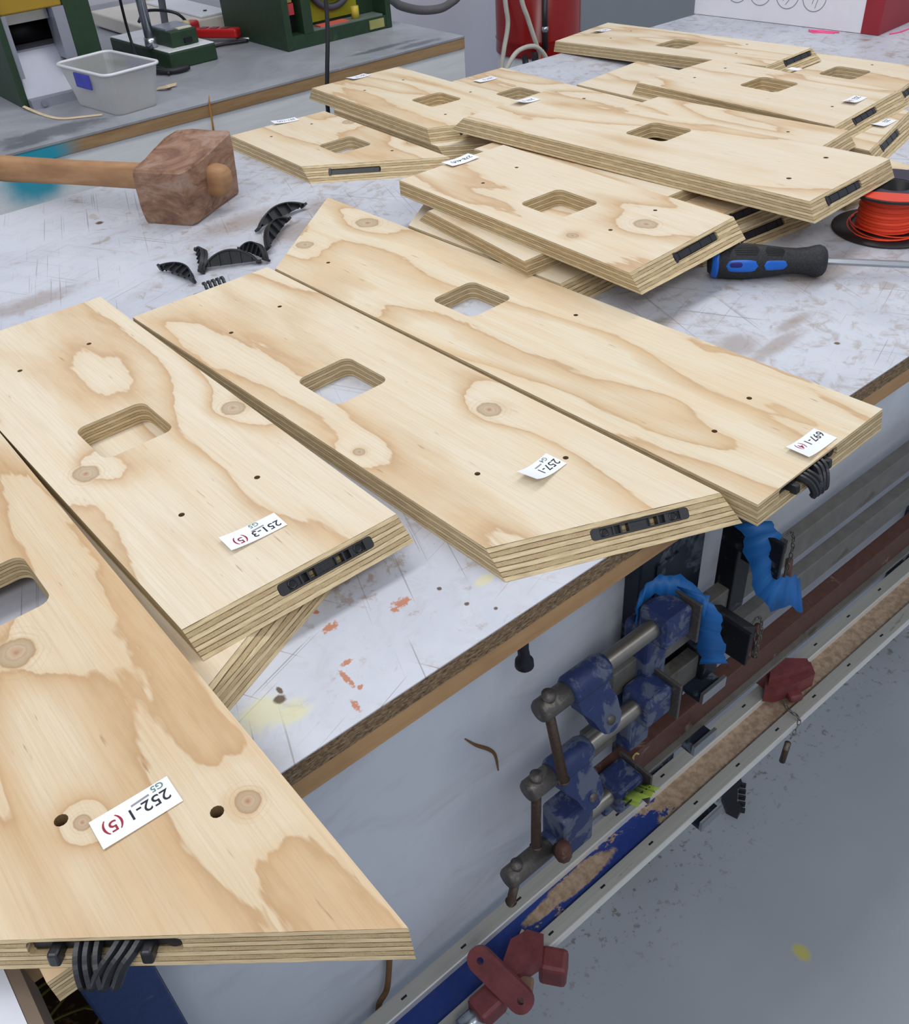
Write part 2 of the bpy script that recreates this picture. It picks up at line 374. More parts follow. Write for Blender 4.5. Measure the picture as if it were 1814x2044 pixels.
# second, lower-left worktop meeting the bench
wt = empty('side_worktop', (-0.4, 0.0, -0.72), 0, 'small corner of a second white worktop at the lower left edge', 'worktop')
bm = bmesh.new(); box(bm, -0.4, 0.334, -0.3, 0.371, 0.7, 0.72); o = obj('laminate_top', bm, plain('white_laminate', L(214, 217, 228), 0.35, 0, 0.03), wt)
bm = bmesh.new(); box(bm, 0.3342, 0.341, -0.3, 0.371, 0.68, 0.7195); obj('edge_band', bm, plain('brown_edge_band', L(120, 104, 90), 0.7), wt)
for x, y in ((0.28, -0.28), (-0.38, -0.28), (-0.38, 0.31), (0.28, 0.28)):
    bm = bmesh.new(); box(bm, x, x+0.04, y, y+0.04, 0, 0.7); obj('leg', bm, NAVY, wt)
# ------------------------------------------------------------------ rear bench
def rear_top_mat():
    m = NT('grey_bench_top', 0.45, 0, 0.35); co = m.co(); n = m.noise(co, 4, 7, 0.65, 0.6); n2 = m.noise(co, 30, 7, 0.7, 0.5)
    c = m.mix(m.mr(n, 0.35, 0.65), L(136, 138, 145), L(158, 160, 167))
    c = m.mix(m.mr(n2, 0.62, 0.70, 0, 0.5), c, L(196, 188, 176))
    j = m.ma('MULTIPLY', m.ma('SUBTRACT', n2, 0.5), 2.0)
    c = m.mix(m.ma('MULTIPLY', blobs(m, co, [(0.56, 1.96, 0.11, 0.035), (0.50, 1.93, 0.05, 0.02), (1.36, 1.96, 0.09, 0.012), (1.43, 1.92, 0.06, 0.015)], j, 0.4), 0.75), c, L(84, 88, 96))
    m.col(c); return m.m
def rear_edge_mat(name, base, b2, paint):
    m = NT(name, 0.6, 0, 0.3); co = m.co(); n = m.noise(m.vm('MULTIPLY', co, (6, 6, 60)), 1.0, 6, 0.65, 0.4); n2 = m.noise(co, 22, 5, 0.6)
    c = m.ramp(n, [(0.3, base), (0.7, b2)])
    v = m.vm('MULTIPLY', m.vm('SUBTRACT', co, paint), (1/0.075, 0, 1/0.055))
    k = m.mr(m.ma('ADD', m.vm('LENGTH', v), m.ma('MULTIPLY', m.ma('SUBTRACT', n2, 0.5), 0.5)), 0.35, 1.25, 0.95, 0)
    c = m.mix(k, c, L(20, 150, 178))
    m.col(c); return m.m
rb = empty('rear_bench', (0.6, 2.5, -0.72), 0, 'grey-topped bench against the back wall with brown timber edge and pale front', 'workbench')
def rpart(name, bm, mats, label=None):
    o = obj(name, bm, mats, rb, label=label); o.location = (-0.6, -2.5, 0.72); return o
bm = bmesh.new(); box(bm, -1.0, 1.551, 1.889, 3.2, -0.004, 0.0); rpart('bench_top', bm, rear_top_mat())
bm = bmesh.new(); box(bm, -1.0, 1.550, 1.890, 3.2, -0.027, -0.004); rpart('timber_edge', bm, rear_edge_mat('weathered_timber_edge', L(142, 112, 80), L(178, 148, 112), (0.50, 1.89, -0.02)), 'brown timber edge')
bm = bmesh.new(); box(bm, -1.0, 1.550, 1.893, 3.19, -0.72, -0.027); rpart('front_panel', bm, rear_edge_mat('pale_front_panel', L(214, 218, 222), L(228, 232, 236), (0.48, 1.89, -0.055)), 'pale grey panel with turquoise spray paint')
# ------------------------------------------------------------------ plywood panels
T = 0.0215
def mm(p, z=0.0): return Vector((p[0]/1000, p[1]/1000, z))
def rrect(cx, cy, wx, wy, r, n=5):
    out = []
    for sx, sy, a0 in ((1, 1, 0), (-1, 1, 90), (-1, -1, 180), (1, -1, 270)):
        for k in range(n+1):
            a = math.radians(a0+90*k/n)
            out.append((cx+sx*(wx/2-r)+r*math.cos(a), cy+sy*(wy/2-r)+r*math.sin(a)))
    return out
def tess(bm, loops3, plane2, mi):
    """fill an outer loop with holes; loops3 = lists of bm verts, plane2 maps co -> 2-D"""
    flat = [v for lp in loops3 for v in lp]
    tris = tessellate_polygon([[Vector((*plane2(v.co), 0)) for v in lp] for lp in loops3])
    for t in tris:
        try: bm.faces.new([flat[i] for i in t]).material_index = mi
        except ValueError: pass
def slot_clip(root, M, L_, H_, kind, mats=(BLACK, BLACK2)):
    """black joining connector let into the slot. M: u along edge, v down the face, n outward"""
    bm = bmesh.new(); h = H_/2; e = L_/2
    if kind == 'flat':
        box(bm, -e, e, -h, -h+0.0013, -0.009, -0.0006, M); box(bm, -e, e, h-0.0013, h, -0.009, -0.0006, M)
        for s in (-1, 1):
            box(bm, s*e-0.0065 if s > 0 else -e-0.001, s*e+0.001 if s > 0 else -e+0.0065, -h-0.0006, h+0.0006, -0.009, -0.0002, M)
            box(bm, s*(e-0.0125)-0.006, s*(e-0.0125)+0.006, -h+0.001, h-0.001, -0.009, -0.0030, M)
            for u in (0.019, 0.0255): box(bm, s*(e-u)-0.0007, s*(e-u)+0.0007, -h+0.001, h-0.001, -0.009, -0.0012, M)
            box(bm, s*(e-0.0222)-0.003, s*(e-0.0222)+0.003, -h+0.001, h-0.001, -0.0096, -0.0075, M)
            c = M @ Vector((s*(e-0.0115), 0, -0.0030)); nn = (M.to_3x3() @ Vector((0, 0, 1)))
            a, b = frame_to(nn)
            ring = [c+(a*math.cos(t*PI/9)+b*math.sin(t*PI/9))*0.0032 for t in range(19)]
            rings(bm, ring, 0.0009, 6, caps=False)
        box(bm, -0.0085, 0.0085, -h+0.001, h-0.001, -0.009, -0.0042, M); box(bm, -0.005, 0.005, -0.0004, 0.0004, -0.0042, -0.0036, M)
        box(bm, 0.0085, 0.0095, -h, h, -0.009, -0.002, M); box(bm, -0.0095, -0.0085, -h, h, -0.009, -0.002, M)
        obj('joining_connector', bm, BLACK, root, label='black plastic connector with screw holes let into the edge')
        for s in (-1, 1):
            bm = bmesh.new()
            c = Vector((s*(e-0.0115), 0, -0.0032)); cyl(bm, M @ c, M @ (c+Vector((0, 0, 0.0006))), 0.0019, 10)
            obj('screw_recess', bm, BLACK2, root)
    elif kind == 'plain':
        box(bm, -e, e, -h, h, -0.009, -0.0012, M, bev=0.0012)
        for k in range(4): u = -e+0.010+k*(L_-0.020)/3; box(bm, u-0.0006, u+0.0006, -h, h, -0.002, -0.0008, M)
        box(bm, -e-0.0008, -e+0.003, -h-0.0012, h+0.0012, -0.008, 0.0008, M)
        obj('joining_connector', bm, BLACK, root, label='black plastic connector let into the edge')
    else:
        box(bm, -e, e, -h, h, -0.009, -0.0035, M, bev=0.001)
        cyl(bm, M @ Vector((e-0.004, 0, -0.009)), M @ Vector((e-0.004, 0, -0.0025)), 0.0046, 14)
        obj('joining_connector', bm, BLACK, root, label='black plastic connector let into the edge')
        for s, us in ((1, (-0.013, -0.008, -0.0025)), (-1, (0.006, 0.0115, 0.017))):
            for q, u in enumerate(us):
                bm = bmesh.new(); lean = 0.0025 if s > 0 else -0.009
                pts = [(u-lean*0.3, -0.002, -0.004), (u, 0.0, 0.004), (u+lean*0.5, 0.004, 0.0095), (u+lean, 0.0115+0.001*q, 0.0125), (u+lean*1.1, 0.0155, 0.0105)]
                rings(bm, [M @ Vector(p) for p in smooth_path(pts, 4)], 0.0030, 6, sq=(0.85, 1.15))
                obj('prong', bm, BLACK, root)
        for u in (-0.0255, 0.024):
            bm = bmesh.new(); box(bm, u-0.0032, u+0.0032, -0.002, 0.007, -0.006, 0.0065, M, bev=0.0015); obj('prong', bm, BLACK, root)
def plywood(label, h, topp, bot=None, hole=None, hw=(70, 70), screws=(), sr=2.7, knots=(), slot=None, tan=0.5, tint=(1, 1, 1), seed=1, far_h=None, sdepth=8.5, group='cut plywood panels laid out on the bench', dirt=0.0, angle=None, edge=None):
    NL, NR, FR, FL = [mm(p) for p in topp]
    c = (NL+NR+FR+FL)/4; near = (NL+NR)/2; far = (FL+FR)/2
    d = far-near; ang = math.atan2(d.y, d.x)-PI/2 if angle is None else math.radians(angle)
    root = empty('plywood_panel', (c.x, c.y, h/1000-T), ang, label, 'plywood panel', group)
    if far_h is not None:  # end resting on another panel: tilt about the cross axis
        sl = math.atan2((h-far_h)/1000, d.length)
        root.location.z = (h+far_h)/2000-T; root.rotation_euler = (-sl, 0, ang)
    R = Matrix.Rotation(-ang, 3, 'Z')
    def loc(p): return R @ (p-c)
    tl = [loc(p) for p in (NL, NR, FR, FL)]
    off = bot or ((0, -4), (0, -4), (0, 4), (0, 4))   # how far each lower corner sits outside the upper one, mm
    bl = [a+R @ mm(o)-Vector((0, 0, T)) for a, o in zip(tl, off)]
    bm = bmesh.new()
    tv = [bm.verts.new(p) for p in tl]; bv = [bm.verts.new(p) for p in bl]
    toploops = [tv]; botloops = [bv]
    xy = lambda co: (co.x, co.y)
    if hole:
        hc = loc(mm(hole)); pts = rrect(hc.x, hc.y, hw[0]/1000, hw[1]/1000, 0.010)
        a = [bm.verts.new((x, y, 0)) for x, y in pts]; b = [bm.verts.new((x, y, -T)) for x, y in pts]
        toploops.append(a); botloops.append(b); n = len(a)
        for i in range(n): bm.faces.new((a[i], b[i], b[(i+1) % n], a[(i+1) % n])).material_index = 1
    for s in screws:
        sc = loc(mm(s)); r = (s[2] if len(s) > 2 else sr)/1000; n = 12
        a = [bm.verts.new((sc.x+r*math.cos(2*PI*k/n), sc.y+r*math.sin(2*PI*k/n), 0)) for k in range(n)]
        b = [bm.verts.new((v.co.x, v.co.y, -0.011)) for v in a]
        toploops.append(a)
        for i in range(n): bm.faces.new((a[i], b[i], b[(i+1) % n], a[(i+1) % n])).material_index = 2
        bm.faces.new(b).material_index = 2
    tess(bm, toploops, xy, 0); tess(bm, botloops, xy, 0)
    for i in (1, 2, 3): bm.faces.new((tv[i], tv[(i+1) % 4], bv[(i+1) % 4], bv[i])).material_index = 1
    # near end face, with the connector slot cut into it
    A, B, Cc, D = tl[0], tl[1], bl[1], bl[0]
    u = (B-A).normalized(); vv = ((D-A)-u*(D-A).dot(u)).normalized(); nn = u.cross(vv).normalized()
    if nn.dot((A+B)/2-Vector((0, 0, 0))) < 0: nn = -nn
    if slot:
        x0, x1, kind = slot
        t0 = (x0/1000-NL.x)/(NR.x-NL.x); t1 = (x1/1000-NL.x)/(NR.x-NL.x)
        p0 = A+(B-A)*t0; p1 = A+(B-A)*t1; ln = (p1-p0).length
        dn = sdepth/1000/max(0.2, abs(vv.z)); cen = (p0+p1)/2+vv*dn
        hh = 0.0094 if kind != 'fingers' else 0.0088
        M = axes(cen, u, vv, nn)
        pts = rrect(0, 0, ln+0.003, hh+0.0006, 0.003, 3)
        a = [bm.verts.new(M @ Vector((x, y, 0))) for x, y in pts]; b = [bm.verts.new(M @ Vector((x, y, -0.0105))) for x, y in pts]
        n = len(a)
        for i in range(n): bm.faces.new((a[i], b[i], b[(i+1) % n], a[(i+1) % n])).material_index = 1
        bm.faces.new(b).material_index = 1
        p2 = lambda co: ((co-A).dot(u), (co-A).dot(vv))
        tess(bm, [[tv[0], tv[1], bv[1], bv[0]], a], p2, 1)
    else:
        bm.faces.new((tv[0], tv[1], bv[1], bv[0])).material_index = 1
    kl = [(loc(mm(k)).x, loc(mm(k)).y, k[2]/1000) for k in knots]
    body = obj('panel_body', bm, [veneer('pine_veneer', seed, kl, tan, tint, dirt), edge or PLY, HOLE], root)
    body.location.z = T
    if slot:
        Mr = Matrix.Translation((0, 0, T)) @ M
        slot_clip(root, Mr, ln, hh, kind)
    return root, body
WARM = (0.93, 0.87, 0.79); PALE = (1.0, 0.99, 0.98)
plywood('warm brown panel under the nearest one, just a corner poking out below the black prongs', 21.5,
        [(-48, 328), (60, 328), (60, 560), (-52, 560)], ((0, 0), (0, 0), (0, 0), (0, 0)), seed=3, tint=WARM)
plywood('panel crossed underneath the 251-3(5) panel, only its slanted layered end showing', 21.5,
        [(84, 439), (272, 536), (262, 1040), (84, 1040)], ((-6, -14), (10, -22), (0, 0), (0, 0)), seed=4, tan=0.3)
plywood('nearest plywood panel, labelled 252-1(5), with knots and black prongs on its front edge', 43,
        [(-83, 374), (109, 215), (108, 900), (-84, 900)], ((-3, -4), (-2, -6), (0, 6), (0, 6)), (25, 625), (72, 70),
        [(-5, 401, 4.2), (67, 344, 4.2), (-25, 790), (60, 790)], 4, [(21, 555, 13), (4, 391, 5), (84, 338, 7.5)], (-46, 16, 'fingers'), 0.75, WARM, 11, angle=0, sdepth=6.8)
plywood('plywood panel labelled 251-3(5), wood showing through its cut-out, flat connector in its end', 43,
        [(119, 494), (308, 492), (298, 1068), (104, 1072)], ((3, -17), (3, -16), (0, 4), (0, 4)), (198, 772), (70, 69),
        [(164, 960), (241, 963), (251, 616), (179, 615)], 2.7, [(291, 731, 11), (143, 729, 11)], (195, 278, 'flat'), 0.5, PALE, 22, sdepth=7.5)
plywood('plywood panel with curled label 257-1 and a flat black connector above the clamps', 21.5,
        [(348, 430), (536, 348), (504, 1036), (317, 1033)], ((0, -23), (4, -23), (0, 3), (-1, 3)), (413, 730), (67, 72),
        [(456, 926), (382, 910), (480, 473), (408, 510)], 2.7, [(484, 581, 11), (352, 612, 5.5)], (429, 506, 'flat'), 0.5, (1.0, 0.985, 0.96), 35, sdepth=7.0)
plywood('long panel labelled 697-1(4) overhanging the bench edge, black prongs on its end', 21.5,
        [(545, 317), (741, 324), (695, 1185), (509, 1024)], ((0, -3), (-1, -4), (-4, 14), (-2, 16)), (626, 774), (66, 70),
        [(566, 988), (680, 658), (672, 420), (605, 408)], 2.7, [(678, 1059, 15), (576, 1060, 11)], (577, 663, 'fingers'), 0.85, (1.0, 0.985, 0.95), 41, sdepth=6.5)
plywood('bottom panel of the stack behind the 697-1(4) panel, only its end showing', 21.5,
        [(724, 727), (905, 735), (905, 1150), (711, 1008)], ((-2, -24), (-2, -26), (0, 3), (0, 3)), seed=5, tan=0.3)
plywood('middle panel of the stack behind the 697-1(4) panel, jutting out left', 43,
        [(706, 770), (900, 766), (920, 985), (728, 983)], ((4, -2), (4, -4), (0, 14), (4, 28)), seed=6, tan=0.3)
plywood('lower of the two shaded panels behind the screwdriver, lying on the bench', 21.5,
        [(912, 676), (1105, 663), (1110, 1060), (912, 1060)], ((-2, -14), (2, -22), (0, 3), (0, 3)), slot=(985, 1069, 'plain'), seed=7, tan=0.4)
plywood('upper of the two shaded panels behind the screwdriver', 43,
        [(940, 690), (1095, 682), (1095, 750), (940, 750)], ((-2, -10), (2, -14), (0, 3), (0, 3)), slot=(985, 1055, 'plain'), seed=8, tan=0.4)
plywood('plywood panel raised on a stack with the black screwdriver poking out from under it', 64.5,
        [(730, 627), (929, 641), (932, 1058), (738, 1058)], ((3, -17), (-1, -22), (0, 3), (1, 2)), (823, 830), (71, 75),
        [(878, 970), (807, 960), (884, 724), (803, 723)], 2.7, [(844, 704, 13), (761, 745, 7)], (805, 887, 'plain'), 0.55, PALE, 51, sdepth=7.5)
plywood('small plywood offcut behind the orange cord spool', 21.5, [(1180, 640), (1331, 628), (1341, 690), (1180, 690)], seed=9, group='cut plywood panels laid out on the bench')
plywood('plywood panel lying beside the mallet head, black connector in its near end', 21.5,
        [(743, 1335), (927, 1185), (940, 1568), (748, 1577)], ((-2, -25), (0, -24), (0, 0), (-5, 0)), (852, 1370), (67, 68),
        [(793, 1513), (880, 1518), (886, 1282)], 2.7, [(930, 1473, 11), (931, 1289, 8)], (778, 841, 'plain'), 0.5, (1, 0.98, 0.95), 61, sdepth=9)
plywood('panel underneath the one overhanging the far bench edge, its shaded end showing', 21.5,
        [(948, 1240), (1140, 1090), (1140, 1560), (958, 1563)], ((4, -18), (0, -18), (0, 0), (0, 0)), seed=10, tan=0.3)
plywood('streaky panel whose square cut-out is partly covered by a curled paper label', 21.5,
        [(1150, 960), (1330, 960), (1347, 1527), (1152, 1530)], ((0, 0), (0, 0), (0, 3), (0, 3)), (1240, 1359), (62, 70),
        [(1290, 1240)], 3.5, seed=12, tan=0.55, tint=PALE)
plywood('streaky panel overhanging the far bench edge with the black hanging cable behind it', 43,
        [(953, 1272), (1150, 1157), (1168, 1638), (969, 1649)], ((-4, -14), (-4, -14), (0, 3), (-3, 12)), (1069, 1392), (67, 69),
        [(1023, 1550), (1113, 1549), (1022, 1308), (1138, 1378)], 2.7, (), (1000, 1075, 'plain'), 0.6, (1, 0.985, 0.95), 71, sdepth=9)
plywood('pale panel wedged between the big top panel and the right-hand stack', 43,
        [(1155, 725), (1353, 752), (1318, 1091), (1160, 1092)], ((0, -3), (4, -16), (0, 0), (0, 0)), None, (70, 70), [(1294, 816)], 2.7, seed=81, tan=0.35, tint=PALE, group='cut plywood panels laid out on the bench')
plywood('lower panel of the right-hand stack with a black connector near the frame edge', 21.5,
        [(1352, 712), (1560, 768), (1560, 1000), (1352, 1000)], ((6, -18), (14, -22), (0, 3), (0, 3)), slot=(1394, 1483, 'plain'), seed=13, tan=0.4, dirt=0.2)
plywood('panel with only its pale left corner showing under the right-hand stack', 21.5,
        [(1350, 1010), (1530, 1010), (1544, 1337), (1349, 1316)], ((-3, 0), (0, 0), (0, 3), (0, 3)), seed=14, tan=0.3, tint=PALE)
plywood('panel cut by the right frame edge, lying under the end of the farthest panel', 21.5,
        [(1597, 830), (1812, 872), (1792, 1095), (1602, 1098)], ((2, -18), (3, -22), (0, 3), (0, 3)), (1700, 974), (69, 70), [(1650, 1068), (1775, 965)],
        2.7, (), (1663, 1730, 'plain'), 0.5, PALE, 91)
plywood('farthest plywood panel, in front of the white and red carton', 44.5,
        [(1576, 1060), (1735, 1072), (1766, 1626), (1566, 1595)], ((0, -14), (6, -22), (0, 3), (-1, 5)), (1655, 1330), (66, 68),
        [(1710, 1200), (1636, 1170), (1640, 1500), (1715, 1510)], 2.7, (), (1635, 1729, 'plain'), 0.35, PALE, 101, far_h=21.5, sdepth=7)
plywood('top panel of the right-hand stack, dirty marks near its label 252-2(4)', 43,
        [(1358, 779), (1578, 806), (1570, 1170), (1364, 1179)], ((4, -19), (4, -26), (0, 3), (-3, 9)), (1488, 990), (70, 76),
        [(1530, 1115), (1448, 1119), (1442, 837)], 2.7, (), (1413, 1492, 'plain'), 0.4, PALE, 111, sdepth=7, dirt=0.35)
plywood('big pale panel lying across the top of the middle pile beside the orange spool', 82,
        [(987, 579), (1172, 587), (1162, 1210), (977, 1203)], ((-6, -15), (1, -11), (-6, 24), (-8, 26)), (1096, 902), (68, 74),
        [(1132, 652, 3.4), (1039, 643, 3.4)], 3, (), (1018, 1095, 'plain'), 0.5, PALE, 121, sdepth=8, far_h=66)
plywood('thin-looking panel edge showing between the raised panel and the big top panel', 55.5,
        [(940, 757), (1120, 757), (1110, 1130), (935, 1130)], ((0, -4), (0, -4), (0, 3), (0, 3)), seed=15, tan=0.3, far_h=43)
# ------------------------------------------------------------------ paper labels
def text_mesh(name, s, size, M, mat, parent, bend, x=0, y=0, sx=1.0, shear=0.0):
    cu = bpy.data.curves.new(name, 'FONT'); cu.body = s; cu.size = size; cu.offset = 0.00012; cu.shear = shear
    cu.align_x = 'LEFT'; cu.align_y = 'BOTTOM_BASELINE'; cu.resolution_u = 3
    o = bpy.data.objects.new(name, cu)
    C.objects.link(o); dg = bpy.context.evaluated_depsgraph_get(); dg.update()
    me = bpy.data.meshes.new_from_object(o.evaluated_get(dg))
    bpy.data.objects.remove(o)
    bm = bmesh.new(); bm.from_mesh(me)
    bmesh.ops.subdivide_edges(bm, edges=[e for e in bm.edges if e.calc_length() > 0.003], cuts=2)
    for v in bm.verts:
        X = v.co.x*sx+x; Y = v.co.y+y
        v.co = Vector((X, Y, bend(X, Y)+0.00025))
    return obj(name, bm, mat, parent, recalc=False)
def paper(label, cx, cy, z, ang, texts, curl=0.0, curl2=0.0, twist=0.0, lx=0.0475, ly=0.0225):
    """texts: (string, colour material, size, x, y)"""
    root = empty('paper_label', (cx/1000, cy/1000, z/1000+0.0003), math.radians(ang), label, 'paper label', 'paper labels lying on the panels')
    def bend(x, y):
        a = max(0, x/lx+0.5); b = max(0, 0.5-x/lx)
        return 0.0004+curl*a**3+curl2*b**3+twist*(x/lx)*(y/ly)+twist*0.25
    bm = bmesh.new(); N = 16; M_ = 4; g = []
    for i in range(N+1):
        g.append([bm.verts.new((lx*(i/N-0.5), ly*(j/M_-0.5), bend(lx*(i/N-0.5), ly*(j/M_-0.5)))) for j in range(M_+1)])
    for i in range(N):
        for j in range(M_): bm.faces.new((g[i][j], g[i+1][j], g[i+1][j+1], g[i][j+1]))
    r = bmesh.ops.extrude_face_region(bm, geom=bm.faces[:])
    for v in r['geom']:
        if isinstance(v, bmesh.types.BMVert): v.co.z += 0.00015
    obj('paper_slip', bm, PAPER, root)
    for s, mat, size, x, y in texts:
        nm = {'black_ink': 'printed_number', 'red_ink': 'red_number', 'green_pencil': 'pencil_note', 'grey_marker': 'marker_line'}[mat.name.split('.')[0]]
        if mat is SMEAR:
            bm = bmesh.new()
            vs = [bm.verts.new((x+dx, y+dy, bend(x+dx, y+dy)+0.0003)) for dx, dy in ((0, 0), (size, 0.0008), (size, 0.0022), (0, 0.0014))]
            bm.faces.new(vs); obj(nm, bm, mat, root, recalc=False)
        else: text_mesh(nm, s, size, None, mat, root, bend, x, y, 1.0)
    return root
paper('large flat label reading 252-1(5) on the nearest panel', 31, 375.5, 43, 179,
      [('252-1', INK, 0.0115, -0.021, -0.0035), ('(5)', REDINK, 0.0115, 0.0075, -0.0035), ('G5', PENCIL, 0.0065, -0.0205, -0.0102), ('', SMEAR, 0.0115, -0.0105, -0.0068)], curl=0.0006, lx=0.049)
paper('label reading 251-3(5) lying on the panel with the wood showing through its cut-out', 211, 552, 43, 180,
      [('251-3', INK, 0.0110, -0.0225, -0.0005), ('(5)', REDINK, 0.0110, 0.0065, -0.0005), ('G5', PENCIL, 0.0070, -0.0085, -0.0100), ('', SMEAR, 0.0115, -0.0105, -0.0030)], curl=0.003, lx=0.050, ly=0.021)
paper('short curled-up label reading 257-1', 450.5, 473, 21.5, 190,
      [('257-1', INK, 0.0115, -0.0205, -0.0015), ('G4', PENCIL, 0.0065, -0.0165, -0.0095), ('', SMEAR, 0.010, -0.0065, -0.0060)], curl=0.008, twist=0.003, lx=0.044)
paper('label reading 697-1(4) at the end of the long overhanging panel', 647, 336, 21.5, 183,
      [('697-1', INK, 0.0110, -0.022, -0.0065), ('(4)', REDINK, 0.0095, 0.0055, -0.0062)], curl=0.004, lx=0.047)
paper('curled label with a scribbled 278-4(4) on the raised middle panel', 843, 1051, 64.5, 180,
      [('278-4(4)', INK, 0.0105, -0.021, -0.004)], curl=0.002, curl2=0.002, lx=0.050, ly=0.025)
paper('curled label at the left end of the big white-faced panel', 1097, 1187, 66.8, 182, [('257-2', INK, 0.011, -0.019, -0.004)], curl=0.007, lx=0.048)
paper('label beside the square cut-out of the streaky tucked-under panel', 1264, 1482, 21.5, 180, [('257-2', INK, 0.011, -0.019, -0.004)], curl=0.002)
paper('label near the bench edge on the panel overlapping the far edge', 1070, 1637, 43, 188, [('251-2', INK, 0.011, -0.019, -0.004)], curl=0.003)
paper('label on the far corner of the panel lying beyond the mallet', 856, 1570, 21.5, 170, [('251-1(3)', INK, 0.010, -0.020, -0.004)], curl=0.003)
paper('small curled label on the farthest panel by the carton', 1683, 1570, 23.5, 178, [('251-4', INK, 0.011, -0.019, -0.004)], curl=0.006)
paper('label reading 252-2 on the top panel of the right-hand stack', 1489, 828, 43, 188, [('252', INK, 0.0125, -0.022, -0.006), ('-2(4)', REDINK, 0.0105, 0.0015, -0.005)], curl=0.004, lx=0.050)
paper('label half hidden under the right-hand stack beside a black connector', 1478, 765, 21.5, 186, [('252', INK, 0.011, -0.020, -0.004)], curl=0.003)
paper('label peeping out behind the top panel of the right-hand stack', 1585, 1010, 43.5, 184, [], curl=0.004, lx=0.03)
# ------------------------------------------------------------------ loose black connectors
def crescent(label, p, q, up, h=0.0095, sag=0.0155, lift=0.0):
    """half-moon connector: chord p-q, bulging towards 'up', thickness h"""
    p = Vector(p)/1000; q = Vector(q)/1000; u = (q-p).normalized(); ln = (q-p).length
    v = Vector(up); v = (v-u*v.dot(u)).normalized(); wv = u.cross(v).normalized()
    if wv.z < 0: wv = -wv
    M = axes((p+q)/2+Vector((0, 0, lift)), u, v, wv)
    root = empty('loose_connector', ((p+q)/2)[:], 0, label, 'plastic connector', 'loose black connectors on the bench')
    MM = Matrix.Translation(-((p+q)/2)) @ M
    a = math.atan2(sag, ln/2)*2; R = (ln/2)/math.sin(a); cy = sag-R; N = 18
    arc = [(R*math.sin(-a+2*a*k/N), cy+R*math.cos(-a+2*a*k/N)) for k in range(N+1)]
    bm = bmesh.new()
    inner = [(x*0.96, max(0.0006, y-0.0016)) for x, y in arc]
    prism(bm, arc+inner[::-1], 0, h, MM)                      # curved wall
    obj('curved_wall', bm, BLACK, root)
    bm = bmesh.new(); prism(bm, arc, h*0.42, h*0.42+0.0015, MM); obj('web', bm, BLACK, root)
    for k in range(5):
        bm = bmesh.new(); x = -ln/2+0.009+k*(ln-0.018)/4; yy = cy+math.sqrt(max(1e-6, R*R-x*x))-0.001
        box(bm, x-0.0007, x+0.0007, 0.0, max(0.002, yy*0.9), 0.0004, h-0.0004, MM); obj('rib', bm, BLACK, root)
    for s in (-1, 1):
        bm = bmesh.new(); box(bm, s*ln/2-0.0035, s*ln/2+0.0035, -0.002, 0.0015, 0, h, MM, bev=0.0005); obj('end_tab', bm, BLACK, root)
    return root
crescent('black half-moon connector lying apart, nearest the left', (419, 1178, 2), (432, 1108, 2), (1, 0.2, 0.35))
crescent('black half-moon connector standing across the end of the row', (486, 1196, 1), (457, 1128, 1), (0.8, 0.1, 0.9), 0.010)
crescent('black half-moon connector bridging between its neighbours', (463, 1142, 2), (527, 1105, 2), (0.1, 0.35, 1.0), 0.012, 0.020)
crescent('black half-moon connector leaning in the middle of the row', (530, 1150, 3), (536, 1093, 3), (0.6, -0.2, 0.9), 0.010, 0.016)
crescent('black half-moon connector lying farthest along the row beside the mallet', (577, 1198, 3), (672, 1226, 3), (-0.3, 0.6, 0.8), 0.011, 0.017)
crescent('black half-moon connector tight against the slanted panel end', (548, 1122, 5), (622, 1190, 5), (-0.5, 0.5, 0.9), 0.010, 0.018)
def prongs(label, x, y, ang, n=5, s=1.0):
    root = empty('pronged_connector', (x/1000, y/1000, 0), math.radians(ang), label, 'plastic connector', 'pronged black connectors behind the panels')
    bm = bmesh.new(); box(bm, -0.034, 0.034, -0.006, 0.0, 0, 0.008, bev=0.001); obj('connector_body', bm, BLACK, root)
    for k in range(n):
        u = (k-(n-1)/2)*0.0062
        bm = bmesh.new(); rings(bm, smooth_path([(u, -0.001, 0.004), (u, 0.007, 0.006), (u+0.001, 0.013, 0.010), (u, 0.017, 0.009)], 4), 0.0023, 6); obj('prong', bm, BLACK, root)
prongs('black pronged connector peeping out behind the 257-1 panel', 443, 1063, -4)
prongs('black pronged connector peeping out behind the far end of the 251-3(5) panel', 243, 1096, 2)
# ------------------------------------------------------------------ wooden mallet
mal = empty('mallet', (0.561, 1.362, 0.0), 0, 'worn wooden mallet with a blocky reddish brown head and tan handle', 'mallet')
def mallet_mat():
    m = NT('worn_mallet_wood', 0.55, 0, 0.35); co = m.co()
    n = m.noise(m.vm('MULTIPLY', co, (14, 14, 30)), 1.0, 7, 0.7, 0.8); n2 = m.noise(co, 60, 6, 0.7)
    c = m.ramp(n, [(0.28, L(88, 64, 52)), (0.42, L(122, 88, 70)), (0.52, L(146, 112, 90)), (0.62, L(160, 134, 120)), (0.72, L(142, 88, 64))])
    c = m.mix(m.mr(n2, 0.6, 0.72, 0, 0.6), c, L(176, 154, 142)); c = m.mix(m.mr(n2, 0.30, 0.38, 0.6, 0), c, L(72, 50, 42))
    m.col(c); m.bump(n2, 0.5, 0.002); return m.m
MALLET = mallet_mat()
bm = bmesh.new(); cm = Vector((0.561, 1.362, 0))
base = [(476, 1364), (524, 1288), (646, 1366), (597, 1441)]
ta = [(472, 1352), (520, 1279), (650, 1361), (598, 1440)]
N = 12
